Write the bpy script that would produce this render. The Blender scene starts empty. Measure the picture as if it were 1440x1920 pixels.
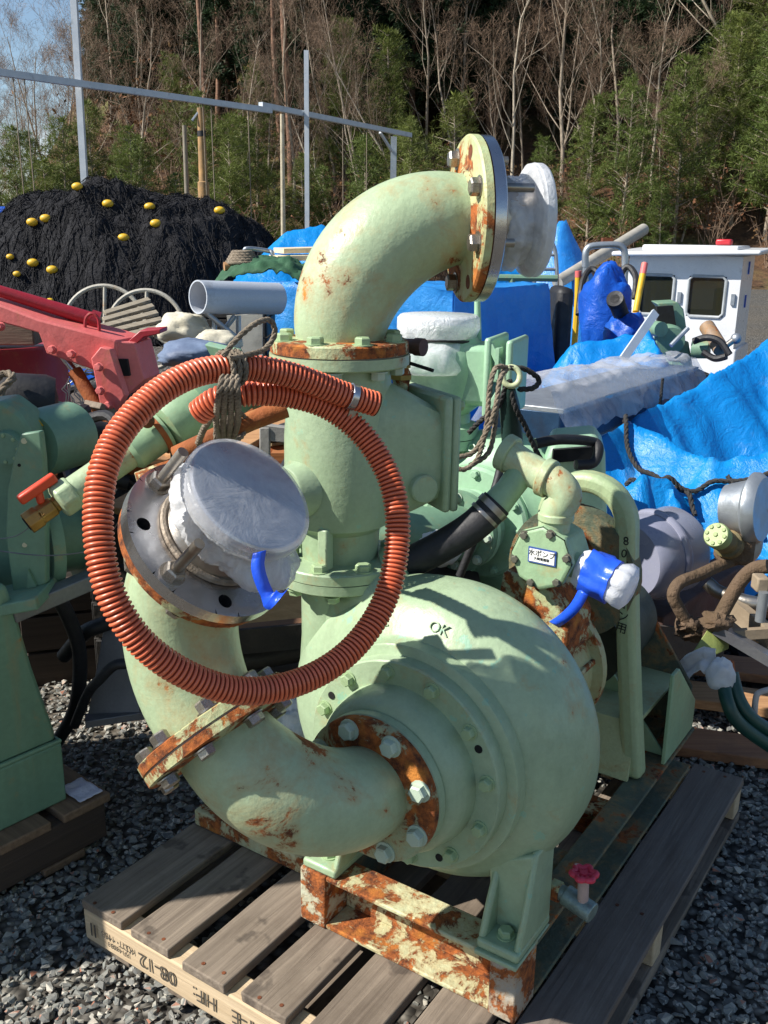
import bpy, math, random
from mathutils import Vector, Matrix, noise
PI = math.pi; R_ = math.radians
random.seed(7)
scene = bpy.context.scene
COL = scene.collection
# ---------------------------------------------------------------- camera
scene.cycles.max_bounces = 6; scene.cycles.diffuse_bounces = 3; scene.cycles.glossy_bounces = 3; scene.cycles.transmission_bounces = 3; scene.cycles.transparent_max_bounces = 8
cam = bpy.data.cameras.new('camera'); camo = bpy.data.objects.new('camera', cam); COL.objects.link(camo)
cam.sensor_fit = 'VERTICAL'; cam.sensor_height = 36; cam.lens = 33.375; cam.clip_start = .05; cam.clip_end = 1500
camo.matrix_world = Matrix(((.99991, -.01313, 0, 0), (.00368, .28037, -.95988, 0), (.01260, .95980, .28040, 1.6), (0, 0, 0, 1)))
scene.camera = camo
# ---------------------------------------------------------------- sky, sun, exposure
LIGHT = Vector((0.7307, 0.1890, -0.6561)).normalized()          # the way sunlight travels
w = bpy.data.worlds.new('World'); scene.world = w; w.use_nodes = True
nt = w.node_tree; bg = nt.nodes['Background']
sky = nt.nodes.new('ShaderNodeTexSky'); sky.sky_type = 'NISHITA'; sky.sun_disc = False
sky.sun_elevation = math.asin(-LIGHT.z); sky.sun_rotation = math.atan2(-LIGHT.x, -LIGHT.y)
sky.air_density = 1.0; sky.dust_density = .1; sky.ozone_density = 2.0
tc = nt.nodes.new('ShaderNodeTexCoord'); mp = nt.nodes.new('ShaderNodeMapping'); mp.inputs['Scale'].default_value = (1, 1, 2.4)
nz = nt.nodes.new('ShaderNodeTexNoise'); nz.inputs['Scale'].default_value = 3.1; nz.inputs['Detail'].default_value = 7
rp = nt.nodes.new('ShaderNodeValToRGB'); rp.color_ramp.elements[0].position = .6; rp.color_ramp.elements[1].position = .78
mx = nt.nodes.new('ShaderNodeMix'); mx.data_type = 'RGBA'; mx.inputs['B'].default_value = (7.5, 7.9, 8.4, 1)
nt.links.new(tc.outputs['Generated'], mp.inputs['Vector']); nt.links.new(mp.outputs[0], nz.inputs['Vector']); nt.links.new(nz.outputs['Fac'], rp.inputs['Fac'])
nt.links.new(rp.outputs['Color'], mx.inputs['Factor']); nt.links.new(sky.outputs[0], mx.inputs['A']); nt.links.new(mx.outputs['Result'], bg.inputs['Color'])
bg.inputs['Strength'].default_value = .08
sun = bpy.data.lights.new('sun', 'SUN'); sun.energy = 5.0; sun.angle = R_(.53); sun.color = (1, .955, .88)
suno = bpy.data.objects.new('sun', sun); COL.objects.link(suno); suno.location = (-6, -3, 8)
suno.rotation_euler = LIGHT.to_track_quat('-Z', 'Y').to_euler()
vs = scene.view_settings; vs.view_transform = 'Standard'; vs.look = 'None'; vs.gamma = 1; vs.exposure = .68
# ---------------------------------------------------------------- materials
def lin(c):
    if isinstance(c, str):
        c = [int(c[i:i + 2], 16) / 255 for i in (0, 2, 4)]
        c = [x / 12.92 if x <= .04045 else ((x + .055) / 1.055) ** 2.4 for x in c]
    return (c[0], c[1], c[2], 1)
class NT:
    def __init__(s, name):
        s.m = bpy.data.materials.new(name); s.m.use_nodes = True; s.t = s.m.node_tree; s.N = s.t.nodes; s.L = s.t.links
        s.b = s.N['Principled BSDF']; s.out = s.N['Material Output']
    def n(s, ty, **k):
        o = s.N.new('ShaderNode' + ty)
        for a, v in k.items():
            if a in o.inputs: o.inputs[a].default_value = v
            else: setattr(o, a, v)
        return o
    def l(s, a, b): s.L.new(a, b)
    def coords(s, scale=(1, 1, 1), which='Object'):
        c = s.n('TexCoord'); m = s.n('Mapping'); m.inputs['Scale'].default_value = scale
        oi = s.n('ObjectInfo'); mu = s.n('Math', operation='MULTIPLY'); mu.inputs[1].default_value = 37.0
        s.l(oi.outputs['Random'], mu.inputs[0]); s.l(c.outputs[which], m.inputs['Vector']); s.l(mu.outputs[0], m.inputs['Location'])
        return m.outputs[0]
    def noise(s, vec, scale, detail=6, rough=.6, dist=0):
        o = s.n('TexNoise'); o.inputs['Scale'].default_value = scale; o.inputs['Detail'].default_value = detail
        o.inputs['Roughness'].default_value = rough; o.inputs['Distortion'].default_value = dist; s.l(vec, o.inputs['Vector']); return o.outputs['Fac']
    def ramp(s, fac, a, b, ca=(0, 0, 0, 1), cb=(1, 1, 1, 1)):
        o = s.n('ValToRGB'); e = o.color_ramp.elements; e[0].position = a; e[1].position = b; e[0].color = ca; e[1].color = cb
        s.l(fac, o.inputs['Fac']); return o.outputs['Color']
    def mix(s, fac, a, b, blend='MIX'):
        o = s.n('Mix', data_type='RGBA', blend_type=blend)
        for k, v in (('Factor', fac), ('A', a), ('B', b)):
            if hasattr(v, 'links'): s.l(v, o.inputs[k])
            else: o.inputs[k].default_value = v
        return o.outputs['Result']
    def math(s, op, a, b=0.0):
        o = s.n('Math', operation=op)
        for i, v in enumerate((a, b)):
            if hasattr(v, 'links'): s.l(v, o.inputs[i])
            else: o.inputs[i].default_value = v
        return o.outputs[0]
MATS = {}
def mat(name, c1, c2=None, sc=6, rough=.5, metal=0, bump=.15, bsc=60, rust=0, rsc=7, streak=0, dirt=0, dirtc='3a332b', grime=0, chip=0, chipc='d9d2c0', stretch=(1, 1, 1), rough2=None, coat=0, spec=.5, bdist=.01):
    if name in MATS: return MATS[name]
    g = NT(name); v = g.coords(stretch); vb = g.coords((1, 1, 1))
    c1 = lin(c1); c2 = lin(c2) if c2 else tuple(x * .8 for x in c1[:3]) + (1,)
    f = g.noise(v, sc, 8, .65); col = g.mix(g.ramp(f, .35, .66), c1, c2)
    ro = None; hgt = g.noise(vb, bsc, 6, .6)
    fine = g.noise(vb, bsc * 2.3, 4, .7); col = g.mix(.22, col, g.ramp(fine, .25, .75, (.25, .25, .25, 1), (1, 1, 1, 1)), 'MULTIPLY') if dirt or rust else col
    if dirt:
        dm = g.ramp(g.noise(vb, 3.3, 10, .7, .4), .62 - .3 * dirt, .85 - .2 * dirt); dm = g.math('MULTIPLY', dm, .75)
        col = g.mix(dm, col, lin(dirtc))
    if chip:
        cm = g.ramp(g.noise(vb, rsc * 2.2, 8, .62), .66 - .15 * chip, .68 - .15 * chip); col = g.mix(cm, col, lin(chipc))
    if grime:
        gm = g.ramp(g.noise(g.coords((14, 14, .9)), 1.7, 5, .6), .5, .85); col = g.mix(g.math('MULTIPLY', gm, grime), col, lin('4a4a3c'))
    bump_in = hgt
    if rust:
        rn = g.noise(vb, rsc, 12, .72, .3); rm = g.ramp(rn, .70 - .28 * rust, .735 - .28 * rust)
        halo = g.math('MULTIPLY', g.ramp(rn, .60 - .28 * rust, .74 - .28 * rust), .55)
        if streak:
            sn = g.noise(g.coords((9, 9, .8)), 2.6, 8, .62); sm = g.math('MULTIPLY', g.ramp(sn, .60 - .1 * streak, .8 - .1 * streak), .65)
            gate = g.ramp(g.noise(vb, 2.1, 3, .5), .48, .62); sm = g.math('MULTIPLY', sm, gate); halo = g.math('MAXIMUM', halo, sm)
        col = g.mix(halo, col, lin('a9804a'))
        rc = g.mix(g.ramp(g.noise(vb, rsc * 4, 8, .7), .35, .65), lin('3a1c10'), lin('b0622a'))
        rc = g.mix(g.ramp(g.noise(vb, rsc * 1.3, 4, .5), .55, .7), rc, lin('c07a30'))
        col = g.mix(rm, col, rc)
        ro = g.mix(rm, (rough,) * 3 + (1,), (.92,) * 3 + (1,))
        bump_in = g.math('ADD', hgt, g.math('MULTIPLY', rm, g.math('ADD', g.noise(vb, bsc * 3, 5, .7), -1.1)))
        if metal: g.l(g.math('MULTIPLY', g.math('SUBTRACT', 1.0, rm), metal), g.b.inputs['Metallic'])
    elif metal: g.b.inputs['Metallic'].default_value = metal
    g.l(col, g.b.inputs['Base Color'])
    if ro is not None: g.l(ro, g.b.inputs['Roughness'])
    else:
        rr = g.ramp(g.noise(vb, sc * 2.1, 6, .6), .3, .7, (rough * .8,) * 3 + (1,), (min(1, rough * 1.25),) * 3 + (1,)); g.l(rr, g.b.inputs['Roughness'])
    g.b.inputs['Coat Weight'].default_value = coat; g.b.inputs['Specular IOR Level'].default_value = spec
    if bump:
        bn = g.n('Bump'); bn.inputs['Strength'].default_value = bump; bn.inputs['Distance'].default_value = bdist; g.l(bump_in, bn.inputs['Height']); g.l(bn.outputs[0], g.b.inputs['Normal'])
    MATS[name] = g.m; return g.m
def film(name, tint='e8ecf0', lo=.25, hi=.9, rough=.2, bsc=18, bump=.6):
    if name in MATS: return MATS[name]
    g = NT(name); v = g.coords(); g.b.inputs['Base Color'].default_value = lin(tint); g.b.inputs['Roughness'].default_value = rough
    g.b.inputs['Specular IOR Level'].default_value = .7
    tl = g.n('BsdfTranslucent'); tl.inputs['Color'].default_value = lin(tint); tr = g.n('BsdfTransparent')
    a = g.n('MixShader'); a.inputs[0].default_value = .35; g.l(g.b.outputs[0], a.inputs[1]); g.l(tl.outputs[0], a.inputs[2])
    f = g.ramp(g.noise(v, bsc * .8, 6, .6, .6), .3, .72, (lo,) * 3 + (1,), (hi,) * 3 + (1,))
    b = g.n('MixShader'); g.l(f, b.inputs[0]); g.l(tr.outputs[0], b.inputs[1]); g.l(a.outputs[0], b.inputs[2]); g.l(b.outputs[0], g.out.inputs['Surface'])
    bn = g.n('Bump'); bn.inputs['Strength'].default_value = bump; bn.inputs['Distance'].default_value = .01
    g.l(g.noise(v, bsc, 7, .6, 1.2), bn.inputs['Height']); g.l(bn.outputs[0], g.b.inputs['Normal']); g.l(bn.outputs[0], tl.inputs['Normal'])
    MATS[name] = g.m; return g.m
# ---------------------------------------------------------------- mesh helpers
WM = {}
def V(*a): return Vector(a) if len(a) > 1 else Vector(a[0])
def perp(d):
    d = V(d).normalized(); a = Vector((0, 0, 1)) if abs(d.z) < .9 else Vector((1, 0, 0)); x = d.cross(a).normalized(); return x, d.cross(x).normalized()
def arc(A, a, b, R, n=14, ang=90):
    A = V(A); a = V(a).normalized(); b = V(b).normalized(); c = A + b * R
    return [c - b * R * math.cos(t) + a * R * math.sin(t) for t in [R_(ang) * i / n for i in range(n + 1)]]
def spline(pts, n=8, closed=False):
    P = [V(p) for p in pts]; out = []; m = len(P)
    for i in range(m if closed else m - 1):
        if closed: p0, p1, p2, p3 = P[i - 1], P[i], P[(i + 1) % m], P[(i + 2) % m]
        else: p0, p1, p2, p3 = P[max(i - 1, 0)], P[i], P[i + 1], P[min(i + 2, m - 1)]
        for k in range(n):
            t = k / n; out.append(.5 * ((2 * p1) + (p2 - p0) * t + (2 * p0 - 5 * p1 + 4 * p2 - p3) * t * t + (3 * p1 - p0 - 3 * p2 + p3) * t ** 3))
    if not closed: out.append(P[-1])
    return out
class MB:
    def __init__(s, M=None): s.v = []; s.f = []; s.M = M; s.attr = None
    def add(s, vs, fs): k = len(s.v); s.v += [V(p) for p in vs]; s.f += [tuple(i + k for i in f) for f in fs]; return s
    def obox(s, c, a, b, d):
        c, a, b, d = V(c), V(a), V(b), V(d); vs = [c + a * i + b * j + d * k for k in (-1, 1) for j in (-1, 1) for i in (-1, 1)]
        fs = [(0, 2, 3, 1), (4, 5, 7, 6), (0, 1, 5, 4), (2, 6, 7, 3), (0, 4, 6, 2), (1, 3, 7, 5)]
        if a.cross(b).dot(d) < 0: fs = [f[::-1] for f in fs]
        return s.add(vs, fs)
    def box(s, lo, hi, rz=0):
        lo, hi = V(lo), V(hi); c = (lo + hi) / 2; h = (hi - lo) / 2; q = Matrix.Rotation(rz, 3, 'Z')
        return s.obox(c, q @ Vector((h.x, 0, 0)), q @ Vector((0, h.y, 0)), (0, 0, h.z))
    def beam(s, p, q, wd, ht, up=(0, 0, 1)):
        p, q = V(p), V(q); d = q - p; x = d.cross(V(up)).normalized(); y = x.cross(d).normalized()
        return s.obox((p + q) / 2, d / 2, x * wd / 2, y * ht / 2)
    def prism(s, poly, vec):
        P = [V(p) for p in poly]; n = len(P); vec = V(vec); nrm = Vector()
        for i in range(n): nrm += P[i].cross(P[(i + 1) % n])
        if nrm.dot(vec) > 0: P = P[::-1]
        fs = [tuple(range(n)), tuple(range(2 * n - 1, n - 1, -1))] + [((i + 1) % n, i, i + n, (i + 1) % n + n) for i in range(n)]
        return s.add(P + [p + vec for p in P], fs)
    def tube(s, pts, r, n=14, cap=True, closed=False, sq=None):
        P = [V(p) for p in pts]; m = len(P); rr = r if isinstance(r, (list, tuple)) else [r] * m; vs = []; fs = []
        x = None
        for i in range(m):
            if closed: d = (P[(i + 1) % m] - P[i - 1])
            else: d = P[min(i + 1, m - 1)] - P[max(i - 1, 0)]
            d.normalize()
            if x is None: x, _ = perp(d)
            x = (x - d * x.dot(d)).normalized(); y = d.cross(x)
            for k in range(n):
                t = 2 * PI * k / n; vs.append(P[i] + x * (rr[i] * math.cos(t)) + y * (rr[i] * math.sin(t) * (sq or 1)))
        for i in range(m if closed else m - 1):
            for k in range(n):
                a = i * n + k; b = i * n + (k + 1) % n; c = ((i + 1) % m) * n; fs.append((a, b, c + (k + 1) % n, c + k))
        if cap and not closed: fs += [tuple(range(n))[::-1], tuple((m - 1) * n + k for k in range(n))]
        return s.add(vs, fs)
    def cyl(s, p, q, r, n=24, r2=None): return s.tube([p, q], [r, r if r2 is None else r2], n)
    def lathe(s, prof, o, ax, n=48, rf=None, xd=None):
        o = V(o); d = V(ax).normalized(); x, y = perp(d)
        if xd: x = V(xd).normalized(); y = d.cross(x)
        vs = []; fs = []; m = len(prof)
        for a, r in prof:
            for k in range(n):
                t = 2 * PI * k / n; q = rf(a, r, t) if rf else r; vs.append(o + d * a + (x * math.cos(t) + y * math.sin(t)) * q)
        for i in range(m - 1):
            for k in range(n): fs.append((i * n + k, i * n + (k + 1) % n, (i + 1) * n + (k + 1) % n, (i + 1) * n + k))
        if prof[0][1] > 1e-6: fs.append(tuple(range(n))[::-1])
        if prof[-1][1] > 1e-6: fs.append(tuple((m - 1) * n + k for k in range(n)))
        return s.add(vs, fs)
    def grid(s, fn, nu, nv, thick=0):
        P = [V(fn(i / nu, j / nv)) for j in range(nv + 1) for i in range(nu + 1)]; k = nu + 1
        return s.add(P, [(j * k + i, j * k + i + 1, (j + 1) * k + i + 1, (j + 1) * k + i) for j in range(nv) for i in range(nu)])
    def ball(s, c, r, n=12, m=8, sc=(1, 1, 1), nz=0, nf=3):
        c = V(c); vs = []; fs = []
        for j in range(m + 1):
            for i in range(n):
                a = PI * j / m; t = 2 * PI * i / n; p = Vector((math.sin(a) * math.cos(t), math.sin(a) * math.sin(t), math.cos(a)))
                k = 1 + (nz * noise.noise(p * nf + c * 3) if nz else 0); vs.append(c + Vector((p.x * sc[0], p.y * sc[1], p.z * sc[2])) * r * k)
        for j in range(m):
            for i in range(n): fs.append((j * n + i, (j + 1) * n + i, (j + 1) * n + (i + 1) % n, j * n + (i + 1) % n))
        return s.add(vs, fs)
    def build(s, name, m, parent=None, ang=38, bev=0, kind=None, bseg=2, label=None, solid=0):
        M = s.M or Matrix.Identity(4); P = [M @ p for p in s.v]
        lo = Vector((min(p.x for p in P), min(p.y for p in P), min(p.z for p in P))); hi = Vector((max(p.x for p in P), max(p.y for p in P), max(p.z for p in P)))
        c = (lo + hi) / 2
        if parent is None: c.z = lo.z
        rz = Matrix.Identity(4)
        if s.M: rz = s.M.to_3x3().normalized().to_4x4()
        W = Matrix.Translation(c) @ rz; Wi = W.inverted()
        me = bpy.data.meshes.new(name); me.from_pydata([tuple(Wi @ p) for p in P], [], s.f); me.validate(); me.update()
        me.shade_smooth(); me.set_sharp_from_angle(angle=R_(ang))
        if s.attr:
            at = me.attributes.new('rib', 'FLOAT', 'POINT'); at.data.foreach_set('value', s.attr)
        me.materials.append(m); o = bpy.data.objects.new(name, me); COL.objects.link(o); WM[o] = W
        if parent is not None: o.parent = parent; o.matrix_basis = WM[parent].inverted() @ W
        else: o.matrix_basis = W
        if solid: md = o.modifiers.new('t', 'SOLIDIFY'); md.thickness = solid; md.offset = 0
        if bev: md = o.modifiers.new('b', 'BEVEL'); md.width = bev; md.segments = bseg; md.limit_method = 'ANGLE'; md.angle_limit = R_(40); md.harden_normals = False
        if kind: o['kind'] = kind
        if label: o['label'] = label
        return o
def tag(o, label, cat, group=None):
    o['label'] = label; o['category'] = cat
    if group: o['group'] = group
    return o
def thing(name, label, cat, loc, rz=0, group=None):
    o = bpy.data.objects.new(name, None); COL.objects.link(o); o.empty_display_size = .1
    W = Matrix.Translation(V(loc)) @ Matrix.Rotation(rz, 4, 'Z'); o.matrix_basis = W; WM[o] = W
    return tag(o, label, cat, group)
BOLT = {}
def bolt(parent, pos, axis, r=.012, h=.014, m=None, M=None, name='bolt', washer=True):
    key = (m.name, washer)
    if key not in BOLT:
        b = MB()
        if washer: b.lathe([(0, 1.25), (.15, 1.25), (.17, .9)], (0, 0, 0), (0, 0, 1), 14)
        b.lathe([(.1, 1.0), (.85, 1.0), (1, .82), (1.02, 0)], (0, 0, 0), (0, 0, 1), 6)
        me = bpy.data.meshes.new('bolt'); me.from_pydata([tuple(p) for p in b.v], [], b.f); me.shade_smooth(); me.set_sharp_from_angle(angle=R_(30)); me.materials.append(m); BOLT[key] = me
    o = bpy.data.objects.new(name, BOLT[key]); COL.objects.link(o)
    p = V(pos); a = V(axis).normalized()
    if M: p = M @ p; a = M.to_3x3() @ a
    W = Matrix.Translation(p) @ (a.to_track_quat('Z', 'Y') @ Matrix.Rotation(random.uniform(0, 1), 3, 'Z').to_quaternion()).to_matrix().to_4x4() @ Matrix.Diagonal((r, r, h, 1))
    WM[o] = W; o.parent = parent; o.matrix_basis = WM[parent].inverted() @ W; return o
def bolts(parent, c, ax, R, n, r, h, m, M=None, ph=0, name='bolt', skip=()):
    x, y = perp(ax)
    for k in range(n):
        if k in skip: continue
        t = 2 * PI * (k + ph) / n; bolt(parent, V(c) + x * R * math.cos(t) + y * R * math.sin(t), ax, r, h, m, M, name)
def text(name, s, W, size, m, parent, ext=.002, align='CENTER'):
    cu = bpy.data.curves.new(name, 'FONT'); cu.body = s; cu.size = size; cu.extrude = ext; cu.align_x = align; cu.align_y = 'CENTER'; cu.resolution_u = 3
    t = bpy.data.objects.new(name, cu); COL.objects.link(t); dg = bpy.context.evaluated_depsgraph_get(); me = bpy.data.meshes.new_from_object(t.evaluated_get(dg))
    bpy.data.objects.remove(t); bpy.data.curves.remove(cu); me.materials.clear(); me.materials.append(m)
    o = bpy.data.objects.new(name, me); COL.objects.link(o); WM[o] = W
    o.parent = parent; o.matrix_basis = WM[parent].inverted() @ W; return o
def axes(o, x, y, z=None):
    x = V(x).normalized(); z = V(z).normalized() if z else x.cross(V(y)).normalized(); y = z.cross(x).normalized()
    W = Matrix.Identity(4)
    for i, a in enumerate((x, y, z)): W[0][i], W[1][i], W[2][i] = a
    W.translation = V(o); return W
def copy_tree(o, loc=None, rz=0, scale=1.0, label=None):
    c = o.copy(); COL.objects.link(c)
    if loc is not None: c.location = loc; c.rotation_euler = (0, 0, rz); c.scale = (scale,) * 3
    if label: c['label'] = label
    for ch in list(o.children):
        d = ch.copy(); COL.objects.link(d); d.parent = c
        for g in list(ch.children): e = g.copy(); COL.objects.link(e); e.parent = d
    return c
def fbm(p, o=4): return noise.fractal(V(p), .9, 2.0, o)

# ---------------------------------------------------------------- palette
GREEN = mat('pale_green_paint', 'a4b791', 'b1c29d', 3, .42, bump=.22, bsc=38, rust=.36, rsc=6, streak=.9, grime=.16)
GREEN_C = mat('pale_green_casing_paint', '98ae8b', 'a5b998', 3, .38, bump=.22, bsc=30, rust=.14, rsc=10, grime=.2, dirt=.2, dirtc='75876f', chip=.22, chipc='8db298')
GREEN_D = mat('dull_green_paint', '8fae88', '9db992', 3, .45, bump=.18, bsc=30, rust=.12, rsc=8, streak=.3, grime=.25)
RUSTY = mat('rusty_green_paint', 'c9c8a0', 'bcc098', 4, .6, bump=.5, bsc=50, rust=.76, rsc=12, streak=.6)
RUSTY_F = mat('rusty_flange_paint', 'bcc69a', 'aabc90', 4, .5, bump=.4, bsc=50, rust=.86, rsc=13, streak=.7)
RUSTY_D = mat('rusty_dark_steel', '5f6b55', '4c5446', 5, .75, bump=.5, bsc=50, rust=.5, rsc=9, dirt=.5)
RUST = mat('brown_rust', '7a4222', '4a2716', 9, .9, bump=.5, bsc=70)
RUST_O = mat('orange_rust', 'a85f2a', '7a3d1c', 9, .9, bump=.4, bsc=70)
STEEL = mat('stainless_steel', 'c9c9cc', 'b4b4b8', 5, .26, 1, bump=.05, bsc=90)
STEEL_B = mat('bright_bolt_steel', 'b5b0a8', '8e8578', 8, .4, 1, bump=.1)
BOLT_G = mat('painted_bolt', 'a6bd92', '93ab80', 20, .45, bump=.2, rust=.12, rsc=30)
BOLT_P = mat('pale_zinc_bolt', 'b9c8b4', 'a3b3a0', 20, .4, bump=.1)
BLACK = mat('black_rubber', '17171a', '232326', 12, .6, bump=.2)
BLACKM = mat('matt_black_void', '0b0b0c', '101010', 12, .9, bump=.1)
GASK = mat('grey_gasket', '9a948a', '7d776c', 12, .8)
BRASS = mat('weathered_brass', 'b48d52', '8d6a3a', 10, .38, .8, bump=.1)
ORANGE = mat('orange_red_plastic', 'd8492a', 'c8401f', 5, .4, bump=.05)
REDW = mat('faded_red_paint', 'cf3550', 'b82c42', 20, .45, bump=.2, chip=.3, chipc='b8a09a')
ZINC = mat('zinc_fitting', '9db0ac', '7f918e', 12, .45, .6, bump=.2, dirt=.3)
WHITE = mat('white_label', 'f0f0ec', 'e4e4e0', 5, .5, bump=0)
INK = mat('black_ink', '151515', '202020', 30, .8, bump=0)
BLUEP = mat('blue_tape', '1f4fd0', '2a5ce0', 9, .3, bump=.25, bsc=30)
FILM = film('clear_plastic_film', 'f4f6f8', lo=.42, hi=.95)
FILM_W = film('milky_plastic_film', 'f2f4f6', lo=.75, hi=1, rough=.3)
FILM_G = film('grey_plastic_film', 'c5cad6', lo=.5, hi=.82, rough=.28, bsc=10, bump=.35)
# ---------------------------------------------------------------- pump unit: local frame u (shaft, away), v (left), w (up)
PF = Matrix.Translation((.2440, 1.1951, 0)) @ Matrix.Rotation(math.atan2(.8308, .5565), 4, 'Z')
def B(): return MB(PF)
u_, v_, w_ = Vector((1, 0, 0)), Vector((0, 1, 0)), Vector((0, 0, 1)); q_ = math.sqrt(.5); d1 = Vector((0, q_, q_)); e1 = Vector((0, -q_, q_))
pump = thing('pump_unit', 'pale green rust-stained centrifugal pump with tall elbow standing on a wooden pallet', 'pump', PF @ Vector((.8, .4, .14)), math.atan2(.8308, .5565))
# skid
c = B().box((.25, .2, .262), (.33, .6, .273)).box((.25, .2, .142), (.33, .6, .153)).box((.325, .2, .153), (.337, .6, .262)); fc = c.build('front_channel', RUSTY, pump, bev=.003)
B().box((.247, .600, .141), (.335, .668, .274)).build('corner_post', mat('flaking_post_paint', 'b9bfa6', 'c7c9b4', 6, .6, bump=.5, rust=.8, rsc=16), pump, bev=.004)
B().box((.245, .142, .141), (.335, .2, .271)).build('corner_post', mat('grey_primer_paint', '9d968c', 'aaa69a', 7, .7, bump=.4, rust=.8, rsc=12), pump, bev=.004)
for nm, a, b_ in (('side_channel', .142, .21), ('side_channel', .668, .6)):
    lo, hi = min(a, b_), max(a, b_); wb = b_ - .012 if b_ > a else b_
    k = B().box((.337, lo, .262), (1.372, hi, .272)).box((.337, lo, .142), (1.372, hi, .152)).box((.337, wb, .152), (1.372, wb + .012, .262))
    k.build(nm, RUSTY_D, pump, bev=.003)
B().box((.362, .672, .1415), (.41, 1.108, .185)).build('outrigger_bar', RUSTY, pump, bev=.004)
B().box((.9, .215, .2), (.975, .595, .212)).box((.965, .215, .142), (.977, .595, .2)).box((.9, .215, .142), (.965, .595, .153)).build('cross_channel', RUSTY, pump, bev=.002)
B().box((.60, .215, .2), (.66, .595, .255)).build('cross_channel', RUSTY_D, pump, bev=.003)
B().box((1.3, .215, .142), (1.37, .595, .272)).build('cross_channel', RUSTY_D, pump, bev=.003)
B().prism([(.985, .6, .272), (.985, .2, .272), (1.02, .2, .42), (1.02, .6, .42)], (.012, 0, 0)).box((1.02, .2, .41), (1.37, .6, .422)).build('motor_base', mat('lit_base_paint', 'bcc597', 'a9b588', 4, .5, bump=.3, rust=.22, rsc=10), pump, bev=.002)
B().prism([(1.12, .148, .273), (1.365, .148, .273), (1.365, .148, .36), (1.17, .148, .53), (1.12, .148, .53)], (0, .01, 0)).build('gusset', GREEN_D, pump, bev=.002)
B().prism([(1.355, .16, .273), (1.355, .62, .273), (1.355, .62, .6), (1.355, .3, .6), (1.355, .16, .40)], (.012, 0, 0)).build('end_plate', RUSTY_D, pump, bev=.002)
B().prism([(1.16, .159, .274), (1.16, .36, .274), (1.16, .36, .52)], (.01, 0, 0)).build('gusset', GREEN_D, pump, bev=.002)
# volute casing
PC = Vector((0, .40, .628))
def spiral(a, r, t):            # outer wall grows towards the discharge
    if r < .24: return r
    k = ((t / (2 * PI)) % 1.0); g = 1 + .17 * max(0, 1 - abs(k - .0) * 3.2) + .17 * max(0, 1 - abs(k - 1) * 3.2) * 0
    return .24 + (r - .24) * (1 + .9 * max(0, math.cos(t)) ** 2)
prof = [(.255, .02), (.255, .229), (.258, .233), (.286, .2345), (.288, .240), (.298, .250), (.310, .268), (.325, .286), (.35, .301), (.385, .31), (.42, .313), (.45, .311), (.475, .302), (.505, .283), (.525, .26), (.54, .22), (.545, .15), (.545, .01)]
cas = B().lathe(prof, PC, u_, 96, rf=spiral, xd=v_).build('volute_casing', GREEN_C, pump)
ring = B().lathe([(.224, .12), (.224, .209), (.227, .212), (.258, .213)], PC, u_, 80).build('cover_ring', GREEN_C, pump)
bolts(ring, PC + u_ * .224, -u_, .19, 12, .0125, .016, BOLT_G, PF, .3)
for t in (.55, 2.64, 4.2, 5.8):
    p = PC + u_ * .2225 + v_ * .19 * math.cos(t) + w_ * .19 * math.sin(t); B().cyl(p, p + u_ * .004, .008, 12).build('tapped_hole', BLACKM, ring)
B().lathe([(.155, .105), (.16, .135), (.168, .15), (.185, .158), (.212, .164), (.227, .166)], PC, u_, 72).build('suction_cover', GREEN_C, pump)
sf = B().lathe([(.139, .05), (.139, .137), (.142, .140), (.158, .140), (.161, .137), (.162, .10)], PC, u_, 64).build('suction_flange', GREEN_C, pump)
# discharge branch
dp = B().tube([(.42, .66, .50), (.42, .682, .58), (.42, .688, .66), (.42, .688, .76), (.42, .688, .90)], [.082, .092, .09, .083, .083], 40).build('discharge_pipe', GREEN_C, pump)
B().tube(spline([(.40, .50, .84), (.41, .56, .87), (.415, .62, .85), (.42, .67, .78)], 5), [.05, .055, .06, .065, .07, .072, .075, .076, .078, .078, .08, .08, .08, .08, .08, .08], 24).build('casing_fillet', GREEN_C, pump)
# casing feet
for vv, s in ((.19, 1), (.62, -1)):
    k = B().box((.252, vv - .045, .2735), (.40, vv + .045, .295))
    k.prism([(.31, vv - .04 * s, .29), (.31, vv + .043 * s, .29), (.31, vv + .055 * s, .43), (.31, vv - .04 * s, .48)], (.09, 0, 0))
    for a_, b_, h_ in ((-.044, -.030, .48), (.030, .046, .43)): k.prism([(.258, vv + a_ * s, .29), (.40, vv + a_ * s, .29), (.40, vv + a_ * s, h_), (.318, vv + a_ * s, h_), (.285, vv + a_ * s, .36)], (0, (b_ - a_) * s, 0))
    ft = k.build('casing_foot', GREEN_C, pump, bev=.006); bolt(ft, (.29, vv, .295), w_, .015, .016, BOLT_G, PF)
B().prism([(.245, .143, .262), (.245, .235, .262), (.245, .235, .2735), (.245, .143, .2735)], (.15, 0, 0)).build('foot_shim', GREEN_C, pump, bev=.003)
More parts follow.
